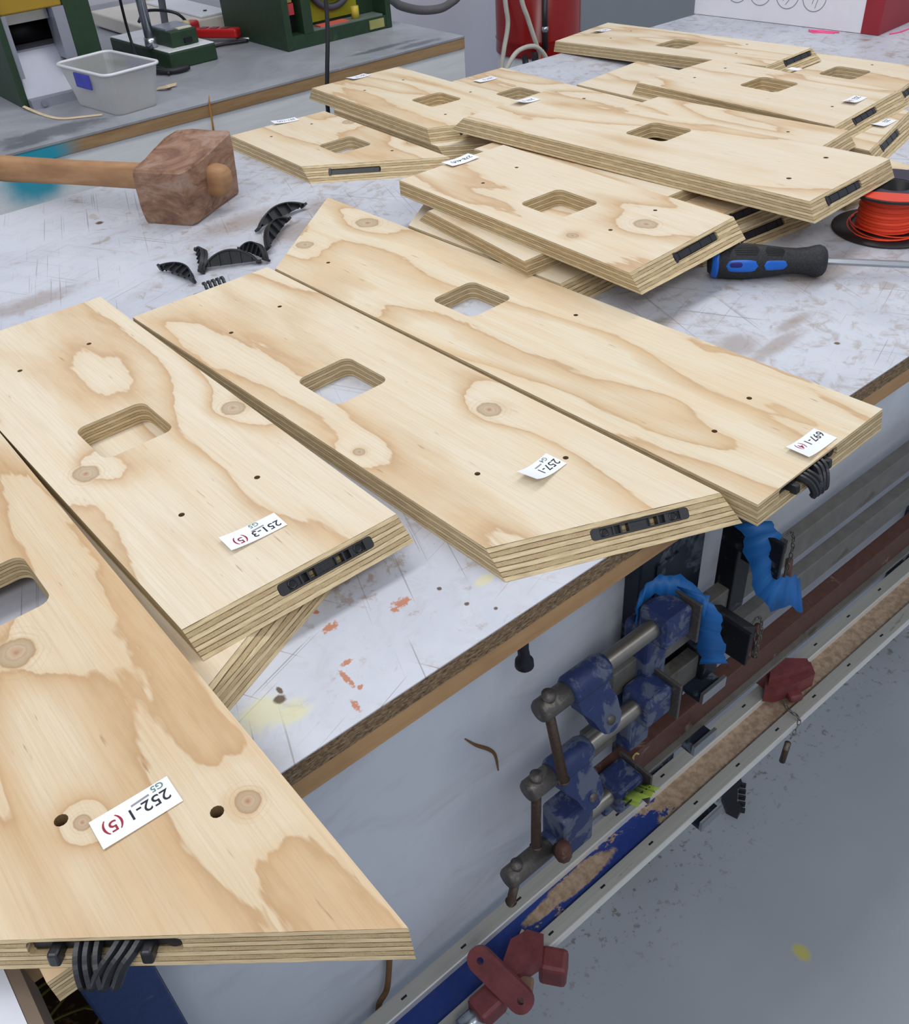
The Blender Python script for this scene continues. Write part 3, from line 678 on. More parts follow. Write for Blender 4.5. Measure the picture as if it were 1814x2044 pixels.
def ring_from(q, z, inset):
    P = [mm(p, z)-cm for p in q]; ctr = sum(P, Vector())/4
    out = []
    for i in range(4):
        a, b = P[i], P[(i+1) % 4]
        for t in (0.06, 0.28, 0.5, 0.72, 0.94):
            v = a.lerp(b, t); v = ctr+(v-ctr)*(1-inset); out.append(v)
    return [bm.verts.new((v.x, v.y, z)) for v in out]
RR = [ring_from(base, 0.0, 0.05), ring_from(base, 0.004, 0.01)]
for k in range(1, 6):
    t = k/6; q = [(a[0]*(1-t)+b[0]*t, a[1]*(1-t)+b[1]*t) for a, b in zip(base, ta)]
    RR.append(ring_from(q, 0.004+0.080*t, -0.008*math.sin(t*PI)))
RR += [ring_from(ta, 0.086, 0.008), ring_from(ta, 0.0895, 0.045)]
n = len(RR[0])
for i in range(len(RR)-1):
    for k in range(n): bm.faces.new((RR[i][k], RR[i][(k+1) % n], RR[i+1][(k+1) % n], RR[i+1][k]))
bm.faces.new(RR[0][::-1]); bm.faces.new(RR[-1])
for v in bm.verts:
    v.co += Vector((random.uniform(-1, 1), random.uniform(-1, 1), random.uniform(-1, 1)))*0.0010
    if v.co.z > 0.085: v.co.z += 0.006*math.sin((v.co.x+v.co.y)*18)
    v.co.z = max(0, v.co.z)
obj('mallet_head', bm, MALLET, mal, smooth=False, label='blocky reddish brown striking head')
HANDLE = timber('mallet_handle_wood', L(150, 110, 78), L(182, 142, 104), (12, 12, 60))
a = Vector((0.362, 1.640, 0.052)); b = Vector((0.598, 1.300, 0.046)); dirn = (b-a).normalized(); side = Vector((-dirn.y, dirn.x, 0)).normalized(); upv = side.cross(dirn)
if upv.z < 0: upv = -upv
bm = bmesh.new(); secs = []
for t, hw_, hh_ in ((0.0, 0.009, 0.014), (0.012, 0.0125, 0.019), (0.05, 0.013, 0.0195), (0.35, 0.0125, 0.018), (0.66, 0.0125, 0.019), (0.9, 0.0135, 0.021), (0.955, 0.0175, 0.0235), (0.985, 0.0165, 0.021), (1.0, 0.013, 0.016)):
    p = a.lerp(b, t)-cm; sec = []
    for k in range(16):
        th = 2*PI*k/16+PI/16; cx_, sx_ = math.cos(th), math.sin(th)
        e = 0.55; sec.append(bm.verts.new(p+side*hw_*math.copysign(abs(cx_)**e, cx_)+upv*hh_*math.copysign(abs(sx_)**e, sx_)))
    secs.append(sec)
for i in range(len(secs)-1):
    for k in range(16): bm.faces.new((secs[i][k], secs[i][(k+1) % 16], secs[i+1][(k+1) % 16], secs[i+1][k]))
bm.faces.new(secs[0][::-1]); bm.faces.new(secs[-1]); obj('mallet_handle', bm, HANDLE, mal, smooth=True, label='tan squared wooden handle passing through the head')
# ------------------------------------------------------------------ screwdriver
sd = empty('screwdriver', (0.893, 0.640, 0.0), 0, 'screwdriver with a black and blue soft-grip handle lying under the raised panel', 'screwdriver')
o0 = Vector((0.893, 0.640, 0.0)); sa = Vector((0.890, 0.643, 0.0205)); dv = Vector((0.679, -0.734, 0)).normalized(); sv = Vector((0, 0, 1)); wv = dv.cross(sv)
def sdM(t): return axes(sa+dv*t-o0, wv, sv, dv)
GRIP = NT('rubber_grip', 0.6, 0, 0.3); gn = GRIP.noise(GRIP.co(), 500, 3, 0.6); GRIP.col(GRIP.mix(GRIP.mr(gn, 0.4, 0.7), (0.018, 0.019, 0.022), (0.035, 0.036, 0.04))); GRIP.bump(gn, 0.5, 0.0005); GRIP = GRIP.m
BLUE = plain('bright_blue_plastic', L(20, 98, 196), 0.35, 0, 0.08, 40)
DBLUE = plain('dark_blue_recess', L(24, 26, 104), 0.5)
bm = bmesh.new()
prof = [(0.0038, 0.0), (0.0126, 0.001), (0.017, 0.005), (0.0199, 0.015), (0.0208, 0.03), (0.0208, 0.045), (0.0195, 0.06), (0.0176, 0.075), (0.0158, 0.09), (0.0151, 0.102), (0.0161, 0.115), (0.0183, 0.124), (0.0189, 0.129), (0.017, 0.134), (0.0132, 0.137), (0.005, 0.1375)]
lathe(bm, prof, sdM(0), 28); obj('handle_grip', bm, GRIP, sd, True, label='black rubber grip')
bm = bmesh.new(); lathe(bm, [(0.0165, 0.004), (0.0178, 0.005), (0.0196, 0.009), (0.0199, 0.011), (0.0190, 0.012)], sdM(0), 28); obj('end_cap', bm, BLUE, sd, True, label='blue end ring')
def inlay(name, t0, t1, ang, half, mat, lift=0.0004):
    def rad(t):
        for (r0, z0), (r1, z1) in zip(prof, prof[1:]):
            if z0 <= t <= z1: return r0+(r1-r0)*(t-z0)/(z1-z0)
        return 0.014
    bm = bmesh.new(); M = sdM(0); g = []
    for i in range(13):
        f = i/12; t = t0+(t1-t0)*f; e = math.sqrt(max(0, 1-abs(2*f-1)**5)); row = []
        for j in range(7):
            th = ang+half*e*(j/3-1); r = rad(t)+lift*(1 if 0 < j < 6 else -0.8)
            row.append(bm.verts.new(M @ Vector((r*math.cos(th), r*math.sin(th), t))))
        g.append(row)
    for i in range(12):
        for j in range(6): bm.faces.new((g[i][j], g[i+1][j], g[i+1][j+1], g[i][j+1]))
    obj(name, bm, mat, sd, True)
for sgn in (1, -1):
    side_a = 0.12 if sgn > 0 else PI-0.12
    inlay('blue_inlay', 0.020, 0.057, side_a, 0.42, BLUE); inlay('hanging_slot', 0.024, 0.039, side_a+0.08, 0.2, DBLUE, 0.0008); inlay('blue_inlay', 0.064, 0.091, side_a, 0.40, BLUE)
for t0, t1 in ((0.028, 0.058), (0.064, 0.088)):
    for k in range(6):
        inlay('grip_ridge', t0+0.001*abs(k-2.5), t1-0.001*abs(k-2.5), 0.80+0.13*k, 0.035, BLACK2, 0.0007)
STEEL = plain('bright_steel', L(176, 180, 186), 0.28, 0.9, 0.05, 60)
bm = bmesh.new(); p0 = sa+dv*0.136-o0; cyl(bm, p0, p0+dv*0.14+Vector((0, 0, -0.0075)), 0.0042, 6); obj('shaft', bm, STEEL, sd, label='hexagonal steel shaft')
# ------------------------------------------------------------------ spool of orange cord
sp_ = empty('cord_spool', (1.158, 0.566, 0.0), 0, 'black plastic spool wound with bright orange cord', 'spool')
SPB = plain('brown_black_plastic', L(44, 34, 36), 0.4, 0, 0.2, 50)
ORANGE = NT('orange_cord', 0.5, 0, 0.4); oc = ORANGE.noise(ORANGE.vm('MULTIPLY', ORANGE.co(), (30, 30, 900)), 1.0, 2); ORANGE.col(ORANGE.mix(ORANGE.mr(oc, 0.3, 0.7), L(236, 64, 34), L(250, 84, 48))); ORANGE.bump(oc, 0.4, 0.0008); ORANGE = ORANGE.m
bm = bmesh.new(); lathe(bm, [(0.012, 0.0), (0.062, 0.0), (0.066, 0.0015), (0.066, 0.003), (0.052, 0.0035), (0.050, 0.0048), (0.03, 0.005), (0.012, 0.005)], None, 56); obj('bottom_flange', bm, SPB, sp_, True, label='wide black lower flange')
bm = bmesh.new()
prof2 = [(0.030, 0.004)]+[(0.0362+0.0012*math.sin(k*2.1)+0.0006*((k % 2)*2-1), 0.006+k*0.00135) for k in range(36)]+[(0.030, 0.0548)]
lathe(bm, prof2, None, 40, caps=False); obj('wound_cord', bm, ORANGE, sp_, True, label='orange cord windings')
for rr, dz, ph in ((0.046, 0.0062, 0.3), (0.0425, 0.0068, 1.6), (0.050, 0.0058, -0.4)):
    bm = bmesh.new(); pts = [((rr+0.003*math.sin(t*0.4+ph))*math.cos(t*PI/16+ph), (rr+0.003*math.sin(t*0.4+ph))*math.sin(t*PI/16+ph), dz+0.0016*math.sin(t*0.3)) for t in range(30)]
    rings(bm, pts, 0.0010, 6); obj('loose_turn', bm, ORANGE, sp_, True)
LAB = NT('printed_spool_label', 0.4, 0, 0.4); lc = LAB.co(); lsp = LAB.n('ShaderNodeSeparateXYZ'); LAB.l(lc, lsp.inputs[0])
ab = LAB.ma('ADD', LAB.ma('MULTIPLY', lsp.outputs[0], -0.80), LAB.ma('MULTIPLY', lsp.outputs[1], -0.45))
LAB.col(LAB.mix(LAB.mr(ab, 0.026, 0.027), L(38, 28, 52), L(214, 62, 34))); LAB = LAB.m
bm = bmesh.new()
N = 48; ro, ri = 0.061, 0.0225
for z0, z1, r0, r1, mi in ((0.0546, 0.0576, ro, ri, 0), (0.0576, 0.0580, 0.058, 0.0235, 1)):
    o_ = [[bm.verts.new((r*math.cos(2*PI*k/N), r*math.sin(2*PI*k/N), z)) for k in range(N)] for r, z in ((r0, z0), (r0, z1), (r1, z1), (r1, z0))]
    for q in range(4):
        A_, B_ = o_[q], o_[(q+1) % 4]
        for k in range(N): bm.faces.new((A_[k], A_[(k+1) % N], B_[(k+1) % N], B_[k])).material_index = mi
obj('top_flange', bm, [SPB, LAB], sp_, label='upper flange with a purple and orange printed sticker round the centre hole')
bm = bmesh.new(); lathe(bm, [(0.0225, 0.005), (0.0225, 0.0575), (0.0205, 0.0575), (0.0205, 0.006), (0.001, 0.006)], None, 32); obj('hub', bm, BLACK2, sp_, True)
bm = bmesh.new(); bq = Matrix.Translation((0.012, 0.036, 0.0581)) @ Matrix.Rotation(math.radians(-42), 4, 'Z'); box(bm, -0.016, 0.016, -0.010, 0.010, 0, 0.0002, bq); obj('barcode_patch', bm, PAPER, sp_, label='white barcode patch')
for k in range(9):
    bm = bmesh.new(); box(bm, -0.013+k*0.003, -0.013+k*0.003+0.0008+0.0006*(k % 3), -0.0085, 0.0035, 0.0002, 0.0004, bq); obj('barcode_bar', bm, INK, sp_)
for k in range(3):
    bm = bmesh.new(); M_ = Matrix.Translation((0.020-0.0040*k, -0.036-0.001*k, 0.0581)) @ Matrix.Rotation(math.radians(35), 4, 'Z'); box(bm, -0.009, 0.009, -0.0006, 0.0006, 0, 0.0002, M_); obj('printed_line', bm, PAPER, sp_)
# ------------------------------------------------------------------ carton with pink marker lines
WCARD = plain('white_carton_board', L(232, 230, 236), 0.5, 0, 0.02); RCARD = plain('red_carton_board', L(150, 40, 52), 0.5, 0, 0.08, 20); CBROWN = plain('raw_cardboard', L(150, 120, 92), 0.8)
ca = Vector((2.023, 1.583, 0)); cb = Vector((2.063, 1.121, 0)); cd = (cb-ca).normalized(); cn = Vector((-cd.y, cd.x, 0))
if cn.x < 0: cn = -cn
car = empty('carton', ca[:], 0, 'white cardboard carton with a red end and circular line drawings on its side', 'carton')
CM = axes((0, 0, 0), cd, cn, (0, 0, 1)); LN = (cb-ca).length
bm = bmesh.new(); box(bm, 0.0, LN, 0, 0.34, 0.001, 0.30, CM)
for f in bm.faces: f.material_index = 0
fcs = [f for f in bm.faces if abs(f.normal.dot(cd)) > 0.9]
bmesh.ops.recalc_face_normals(bm, faces=bm.faces)
for f in bm.faces:
    if f.normal.dot(cd) > 0.9: f.material_index = 1
    if f.normal.dot(cd) < -0.9: f.material_index = 2
obj('carton_body', bm, [WCARD, RCARD, CBROWN], car)
bm = bmesh.new(); box(bm, LN-0.040, LN+0.0008, -0.0008, 0.0, 0.001, 0.30, CM); obj('red_band', bm, RCARD, car, label='red band wrapping round the corner')
LINEG = plain('grey_print_line', L(96, 98, 108), 0.6)
for k, (yc, zc) in enumerate(((0.112, 0.062), (0.172, 0.061), (0.240, 0.060), (0.305, 0.060))):
    r_ = 0.0275
    bm = bmesh.new(); rings(bm, [CM @ Vector((yc+r_*math.cos(t*PI/20), -0.0004, zc+r_*math.sin(t*PI/20))) for t in range(41)], 0.0006, 4, caps=False)
    ico = obj('printed_circle', bm, LINEG, car)
    for q in range(3):
        bm = bmesh.new(); ang = 0.5+0.3*k; off_ = (q-1)*0.008
        x_ = math.sqrt(max(0, r_*r_-off_*off_))*0.8
        pa = CM @ Vector((yc-x_*math.cos(ang)-off_*math.sin(ang), -0.0004, zc-x_*math.sin(ang)*0.6+off_)); pb = CM @ Vector((yc+x_*math.cos(ang)*0.7-off_*math.sin(ang), -0.0004, zc+x_*math.sin(ang)*0.6+off_))
        rings(bm, [pa, pb], 0.0005, 4); obj('printed_stroke', bm, LINEG, ico)
PINK = plain('fluorescent_pink_string', L(255, 92, 150), 0.5, 0, 0.03)
bm = bmesh.new()
pk = [(2.021, 1.262, 0.0012), (2.012, 1.245, 0.001), (2.022, 1.232, 0.001), (2.030, 1.205, 0.001), (2.020, 1.262, 0.0025), (2.040, 1.20, 0.002)]
rings(bm, smooth_path(pk, 6), 0.0016, 6)
tag(obj('pink_string', bm, PINK, None, True), 'bright pink string end tucked beneath the white side of the carton', 'string')
bm = bmesh.new(); rings(bm, smooth_path([(2.085, 1.108, 0.0015), (2.12, 1.10, 0.0015), (2.20, 1.105, 0.0015), (2.30, 1.12, 0.0015)], 5), 0.0015, 6)
tag(obj('pink_string', bm, PINK, None, True), 'bright pink string lying in front of the red end of the carton', 'string')
# ------------------------------------------------------------------ things on the rear bench
GREEN = worn('dark_green_enamel', L(38, 62, 42), L(58, 76, 60), 0.7, 0.5, 0, 12, 0.1)
GREYP = plain('grey_sheet_metal', L(150, 152, 166), 0.35, 0.3, 0.06, 8)
YEL = plain('mustard_enamel', L(158, 128, 40), 0.45, 0, 0.08, 8)
CHR = plain('dull_chrome', L(170, 176, 184), 0.25, 0.85, 0.1, 20)
th = empty('thicknesser', (0.59, 2.18, 0.0), 0, 'green and yellow benchtop planing machine with a grey outfeed plate', 'planer')
def tp(name, bm, mat, label=None, smooth=False): return obj(name, bm, mat, th, smooth, label=label)
bm = bmesh.new(); box(bm, -0.012, 0.002, -0.005, 0.34, 0.0, 0.42, bev=0.003); tp('side_cheek', bm, GREEN)
bm = bmesh.new(); box(bm, 0.132, 0.188, 0.0, 0.34, 0.0, 0.42, bev=0.003); tp('side_cheek', bm, GREEN)
bm = bmesh.new(); box(bm, 0.002, 0.132, 0.004, 0.30, 0.172, 0.36, bev=0.003); tp('upper_cover', bm, YEL, 'mustard yellow upper cover')
bm = bmesh.new(); prism(bm, [(-0.012, 0.0), (0.052, 0.094), (0.052, 0.098), (0.30, 0.098), (0.30, 0.0)], 0.002, 0.132, axes((0, 0, 0), (0, 1, 0), (0, 0, 1), (1, 0, 0))); tp('outfeed_plate', bm, GREYP, 'smooth grey outfeed plate')
bm = bmesh.new(); box(bm, 0.0, 0.142, -0.03, -0.008, 0.0, 0.018); tp('front_rail', bm, GREYP)
bm = bmesh.new(); cyl(bm, (0.024, -0.031, 0.009), (0.024, -0.036, 0.009), 0.006, 14); tp('bolt', bm, CHR)
bm = bmesh.new(); box(bm, 0.108, 0.132, -0.001, 0.05, 0.075, 0.172); tp('guide_strip', bm, GREYP)
bm = bmesh.new(); box(bm, 0.002, 0.012, -0.001, 0.05, 0.055, 0.172); tp('guide_strip', bm, GREYP)
bm = bmesh.new(); box(bm, 0.014, 0.106, 0.03, 0.06, 0.150, 0.168); tp('roller_bar', bm, CHR)
bm = bmesh.new(); cyl(bm, (0.005, 0.11, 0.125), (0.13, 0.11, 0.125), 0.024, 20); tp('cutter_drum', bm, BLACK2, None, True)
bm = bmesh.new(); box(bm, 0.002, 0.132, 0.17, 0.18, 0.098, 0.172); tp('dark_back', bm, plain('opening_shade', L(40, 36, 32), 0.8))  # dark sheet; the shade inside the planer opening is put into its colour
# small clamp-stand / saw with green base
ss = empty('saw_stand', (0.934, 2.203, 0.0), math.radians(3), 'small green machine base with white top, chrome pillar and green vice block', 'machine')
def sp2(name, bm, mat, label=None, smooth=False): return obj(name, bm, mat, ss, smooth, label=label)
bm = bmesh.new(); box(bm, 0, 0.123, 0, 0.30, 0, 0.036, bev=0.003); sp2('base', bm, GREEN)
WT = plain('white_enamel', L(222, 224, 228), 0.3, 0, 0.03)
bm = bmesh.new(); box(bm, 0.002, 0.121, 0.002, 0.298, 0.036, 0.0385, bev=0.001); sp2('top_plate', bm, WT, 'white top plate')
bm = bmesh.new(); box(bm, 0.028, 0.098, 0.028, 0.12, 0.0385, 0.072, bev=0.003); sp2('vice_block', bm, GREEN, 'green vice block')
bm = bmesh.new(); box(bm, 0.030, 0.096, 0.05, 0.118, 0.072, 0.076); sp2('vice_plate', bm, GREYP)
bm = bmesh.new(); box(bm, 0.060, 0.080, 0.024, 0.029, 0.044, 0.054); sp2('vice_slot', bm, BLACK2)
bm = bmesh.new(); box(bm, 0.055, 0.090, 0.036, 0.052, 0.072, 0.0745); sp2('sticker', bm, plain('cream_sticker', L(214, 208, 186), 0.6))
bm = bmesh.new(); cyl(bm, (0.004, 0.085, 0.0385), (0.004, 0.085, 0.40), 0.011, 20); cyl(bm, (0.004, 0.085, 0.0385), (0.004, 0.085, 0.06), 0.014, 20); sp2('pillar', bm, CHR, 'chrome pillar', True)
bm = bmesh.new(); cyl(bm, (0.108, 0.10, 0.045), (0.112, 0.10, 0.075), 0.014, 16, r2=0.008); sp2('knob', bm, plain('horn_knob', L(196, 172, 120), 0.5), 'tan knob', True)
bm = bmesh.new(); cyl(bm, (0.090, 0.17, 0.0385), (0.125, 0.17, 0.40), 0.0085, 18); sp2('strut', bm, plain('grey_tube', L(140, 140, 150), 0.4, 0.5), 'grey leaning tube', True)
bl = empty('white_slab', (1.0, 2.47, 0.0), 0, 'thick cream and white slab lying behind the small green machine', 'slab')
bm = bmesh.new(); box(bm, 0.02, 0.235, 0.0, 0.40, 0.004, 0.040, bev=0.004); obj('slab_body', bm, plain('aged_white_wood', L(208, 202, 192), 0.6, 0, 0.08, 10), bl)
bm = bmesh.new(); box(bm, 0.16, 0.245, 0.004, 0.34, 0.0402, 0.046, bev=0.002); obj('white_edge_strip', bm, WT, bl)
bm = bmesh.new(); cyl(bm, (0.20, 0.06, 0.046), (0.20, 0.06, 0.048), 0.005, 10); obj('screw', bm, BLACK2, bl)
rc = empty('red_clamp', (1.108, 2.44, 0.0), 0, 'red plastic handled clamp lying against the large green machine', 'clamp')
REDP = plain('bright_red_plastic', L(188, 36, 36), 0.35, 0, 0.1, 20); REDD = plain('dull_red_paint', L(112, 52, 54), 0.5, 0, 0.2, 30, 0.2)
rd_ = Vector((0.55, -0.83, 0)).normalized()
MR_ = axes((0, 0, 0), rd_, (-rd_.y, rd_.x, 0), (0, 0, 1))
bm = bmesh.new(); box(bm, -0.01, 0.135, -0.014, 0.014, 0.010, 0.032, MR_, bev=0.005); obj('handle', bm, REDP, rc)
bm = bmesh.new(); box(bm, -0.018, 0.012, -0.018, 0.03, 0.004, 0.046, MR_, bev=0.006); obj('jaw', bm, REDP, rc)
for u in (0.03, 0.06, 0.09):
    bm = bmesh.new(); box(bm, u, u+0.018, -0.009, 0.009, 0.0318, 0.0332, MR_, bev=0.0005); obj('rib_window', bm, REDD, rc)
bm = bmesh.new(); cyl(bm, MR_ @ Vector((0.125, 0, 0.006)), MR_ @ Vector((0.175, 0.01, 0.006)), 0.004, 8); obj('bar', bm, CHR, rc, True)
gm = empty('green_machine', (1.198, 2.122, 0.0), 0, 'large dark green machine cabinet with yellow panel, orange plate and yellow knob', 'machine')
def gp(name, bm, mat, label=None, smooth=False): return obj(name, bm, mat, gm, smooth, label=label)
bm = bmesh.new()
box(bm, 0, 0.018, 0, 0.31, 0, 0.42, bev=0.002); gp('cabinet_side', bm, GREEN)
bm = bmesh.new(); box(bm, 0.293, 0.309, 0, 0.31, 0, 0.42, bev=0.002); gp('cabinet_side', bm, GREEN)
bm = bmesh.new(); box(bm, 0.018, 0.293, 0.002, 0.31, 0, 0.030); gp('plinth', bm, GREEN)
bm = bmesh.new(); box(bm, 0.052, 0.078, 0.001, 0.31, 0.030, 0.42); gp('upright', bm, GREEN)
bm = bmesh.new(); box(bm, 0.018, 0.052, 0.04, 0.31, 0.030, 0.42); gp('slot_back', bm, BLACK2)
bm = bmesh.new(); box(bm, 0.078, 0.293, 0.055, 0.31, 0.030, 0.42); gp('recess_back', bm, GREEN)
bm = bmesh.new(); box(bm, 0.078, 0.240, 0.050, 0.0548, 0.040, 0.30); gp('yellow_panel', bm, plain('yellow_panel', L(150, 146, 20), 0.5, 0, 0.06), 'yellow panel')
bm = bmesh.new(); box(bm, 0.078, 0.286, 0.006, 0.049, 0.030, 0.034); gp('ledge', bm, plain('green_grey_ledge', L(104, 116, 110), 0.5), 'grey-green ledge')
bm = bmesh.new(); box(bm, 0.103, 0.185, 0.008, 0.036, 0.034, 0.037); gp('orange_plate', bm, plain('coral_plate', L(206, 96, 84), 0.5), 'coral orange plate')
bm = bmesh.new(); cyl(bm, (0.214, 0.020, 0.034), (0.214, 0.020, 0.062), 0.010, 16); gp('knob', bm, plain('yellow_knob', L(188, 168, 62), 0.4), 'yellow knob', True)
bm = bmesh.new(); box(bm, 0.240, 0.284, -0.001, 0.002, 0.006, 0.026); gp('name_plate', bm, plain('brass_plate', L(150, 150, 92), 0.4), 'small brass coloured plate')
bm = bmesh.new(); rings(bm, [(0.165+0.062*math.cos(t*PI/18), 0.040, 0.128+0.062*math.sin(t*PI/18)) for t in range(37)], 0.008, 10, caps=False); gp('guard_ring', bm, plain('grey_rubber', L(70, 68, 80), 0.6), 'dark ring guard', True)
bm = bmesh.new(); cyl(bm, (0.165, 0.03, 0.128), (0.165, 0.05, 0.128), 0.042, 24); gp('disc', bm, plain('khaki_disc', L(120, 116, 84), 0.5), None, True)
bm = bmesh.new(); box(bm, 0.024, 0.042, 0.018, 0.038, 0.072, 0.096); gp('switch', bm, plain('red_switch', L(190, 62, 70), 0.5), 'red switch')
bm = bmesh.new(); box(bm, 0.022, 0.040, 0.020, 0.038, 0.098, 0.14); gp('switch_cover', bm, plain('straw_plastic', L(150, 138, 80), 0.5))
# plastic tub
TUB = NT('translucent_plastic', 0.35, 0, 0.4); TUB.col(L(214, 214, 214)); TUB.b.inputs['Transmission Weight'].default_value = 0.45; TUB.b.inputs['Roughness'].default_value = 0.45; TUB.b.inputs['Alpha'].default_value = 0.5; TUB = TUB.m
RIM = plain('milky_rim', L(216, 216, 222), 0.35, 0, 0.02); TBLUE = plain('ultramarine_clip', L(66, 72, 176), 0.4)
tub = empty('plastic_tub', (0.728, 2.035, 0.0), math.radians(8), 'clear plastic tub with blue side clips on the grey bench', 'tub')
def shell(r0, r1, z0, z1, wx0, wy0, wx1, wy1, flip=False):
    a = [bm.verts.new((x, y, z0)) for x, y in rrect(0, 0, wx0, wy0, r0)]; b = [bm.verts.new((x, y, z1)) for x, y in rrect(0, 0, wx1, wy1, r1)]
    n = len(a)
    for i in range(n): bm.faces.new((a[i], a[(i+1) % n], b[(i+1) % n], b[i]))
    return a, b
bm = bmesh.new()
a1, b1 = shell(0.018, 0.018, 0.0, 0.080, 0.096, 0.165, 0.122, 0.198)
a2, b2 = shell(0.017, 0.017, 0.0018, 0.080, 0.093, 0.162, 0.119, 0.195)
n = len(b1)
for i in range(n): bm.faces.new((b1[i], b1[(i+1) % n], b2[(i+1) % n], b2[i]))
bm.faces.new(a1[::-1]); bm.faces.new(a2); obj('tub_body', bm, TUB, tub)
bm = bmesh.new(); pr_ = rrect(0, 0, 0.126, 0.202, 0.02); rings(bm, [Vector((x, y, 0.0805)) for x, y in pr_+[pr_[0]]], 0.0032, 8, caps=False); obj('rim', bm, RIM, tub, True, label='thick milky rim')
bm = bmesh.new(); box(bm, -0.064, -0.060, -0.030, 0.030, 0.046, 0.074, bev=0.002); obj('side_clip', bm, TBLUE, tub, label='blue side clip')
bm = bmesh.new(); box(bm, 0.060, 0.064, -0.030, 0.030, 0.046, 0.074, bev=0.002); obj('side_clip', bm, TBLUE, tub, label='blue side clip')
# shavings, cables
SHAV = plain('pale_wood_shaving', L(206, 186, 154), 0.7)
def shaving(label, pts, wd=0.006):
    bm = bmesh.new(); P = smooth_path(pts, 5)
    A_ = []; B_ = []
    for i, p in enumerate(P):
        d = (P[min(i+1, len(P)-1)]-P[max(i-1, 0)]).normalized(); s_ = Vector((-d.y, d.x, 0.3)).normalized()*wd/2
        A_.append(bm.verts.new(p+s_)); B_.append(bm.verts.new(p-s_))
    for i in range(len(P)-1): bm.faces.new((A_[i], A_[i+1], B_[i+1], B_[i]))
    r = bmesh.ops.extrude_face_region(bm, geom=bm.faces[:])
    for v in r['geom']:
        if isinstance(v, bmesh.types.BMVert): v.co.z += 0.0006
    tag(obj('wood_shaving', bm, SHAV), label, 'wood shaving')
shaving('long curved pale wood shaving in front of the planing machine', [(0.578, 2.175, 0.006), (0.588, 2.09, 0.002), (0.603, 2.03, 0.002), (0.636, 2.005, 0.002), (0.672, 1.985, 0.002)])
shaving('crumpled pale shaving to the right of the plastic tub', [(0.835, 2.075, 0.002), (0.85, 2.05, 0.008), (0.862, 2.07, 0.003), (0.875, 2.06, 0.006)], 0.012)
BC = plain('black_cable', L(34, 36, 40), 0.45)
def cable(label, pts, r, mat=None, name='power_cable', cat='cable', group=None):
    o = tube(name, pts, r, mat or BC); tag(o, label, cat, group); return o
cable('black cable hanging down over the rear bench behind the panels', [(1.105, 1.76, 0.40), (1.098, 1.76, 0.22), (1.088, 1.755, 0.12), (1.068, 1.75, 0.03), (1.058, 1.75, -0.04), (1.055, 1.75, -0.25)], 0.0045, BC)
cable('thick black cable snaking from the planer to the small green machine', [(0.83, 2.42, 0.008), (0.87, 2.37, 0.008), (0.90, 2.30, 0.008), (0.905, 2.26, 0.008), (0.895, 2.20, 0.008), (0.925, 2.165, 0.008), (0.96, 2.17, 0.008)], 0.0065)
cable('thin black cable arching over the small green machine', [(0.915, 2.34, 0.40), (0.905, 2.33, 0.20), (0.915, 2.36, 0.06), (0.905, 2.30, 0.012), (0.915, 2.20, 0.008), (0.905, 2.16, 0.006)], 0.0035)
cable('black lead curling from the vice block to the red clamp', [(0.95, 2.37, 0.080), (0.98, 2.38, 0.098), (1.03, 2.33, 0.09), (1.06, 2.33, 0.05), (1.075, 2.34, 0.005), (1.13, 2.32, 0.005), (1.19, 2.30, 0.005)], 0.0035)
cable('grey hose looping against the white wall', [(1.62, 2.8, 0.05), (1.95, 2.8, -0.06), (2.03, 2.8, -0.105), (2.13, 2.8, -0.135), (2.23, 2.8, -0.135), (2.32, 2.85, -0.09), (2.38, 3.1, 0.08)], 0.014, plain('grey_hose', L(112, 110, 112), 0.5, 0.2), 'grey_hose', 'hose')
CREAMC = plain('cream_flex', L(206, 202, 190), 0.5)
cable('cream cable hanging nearest the red drum', [(2.36, 2.6, 0.12), (2.385, 2.6, -0.10), (2.42, 2.6, -0.19), (2.46, 2.6, -0.28), (2.48, 2.6, -0.33), (2.485, 2.6, -0.50)], 0.008, CREAMC, group='cream cables by the red drum')
cable('cream cable hanging straight down left of its neighbour', [(2.33, 2.64, 0.12), (2.352, 2.64, -0.12), (2.362, 2.64, -0.20), (2.34, 2.64, -0.28), (2.325, 2.64, -0.36), (2.31, 2.64, -0.6)], 0.008, CREAMC, group='cream cables by the red drum')
cable('cream cable bent in an arch low in front of the other two', [(2.26, 2.57, -0.36), (2.295, 2.57, -0.31), (2.345, 2.57, -0.272), (2.42, 2.57, -0.272), (2.47, 2.57, -0.31), (2.49, 2.57, -0.36)], 0.008, CREAMC, group='cream cables by the red drum')
dr = empty('red_drum', (2.60, 2.74, -0.72), 0, 'glossy red metal drum with a white lower body by the back wall', 'drum')
RGL = plain('glossy_red_paint', L(142, 18, 18), 0.22, 0, 0.06, 10); 
bm = bmesh.new(); lathe(bm, [(0.150, 0.385), (0.157, 0.388), (0.157, 0.395), (0.155, 0.43), (0.158, 0.435), (0.155, 0.440), (0.155, 0.90), (0.12, 0.93)], None, 48); obj('drum_body', bm, RGL, dr, True, label='glossy red upper body')
bm = bmesh.new(); lathe(bm, [(0.150, 0.0), (0.150, 0.385)], None, 40); obj('lower_body', bm, WT, dr, True, label='white lower body')
bm = bmesh.new(); cyl(bm, (-0.095, -0.135, 0.415), (-0.095, -0.135, 0.60), 0.010, 12); obj('black_tube', bm, BLACK, dr, True, label='black vertical tube on the drum')
bm = bmesh.new(); cyl(bm, (-0.095, -0.135, 0.475), (-0.095, -0.135, 0.492), 0.013, 12); obj('band', bm, CHR, dr, True)
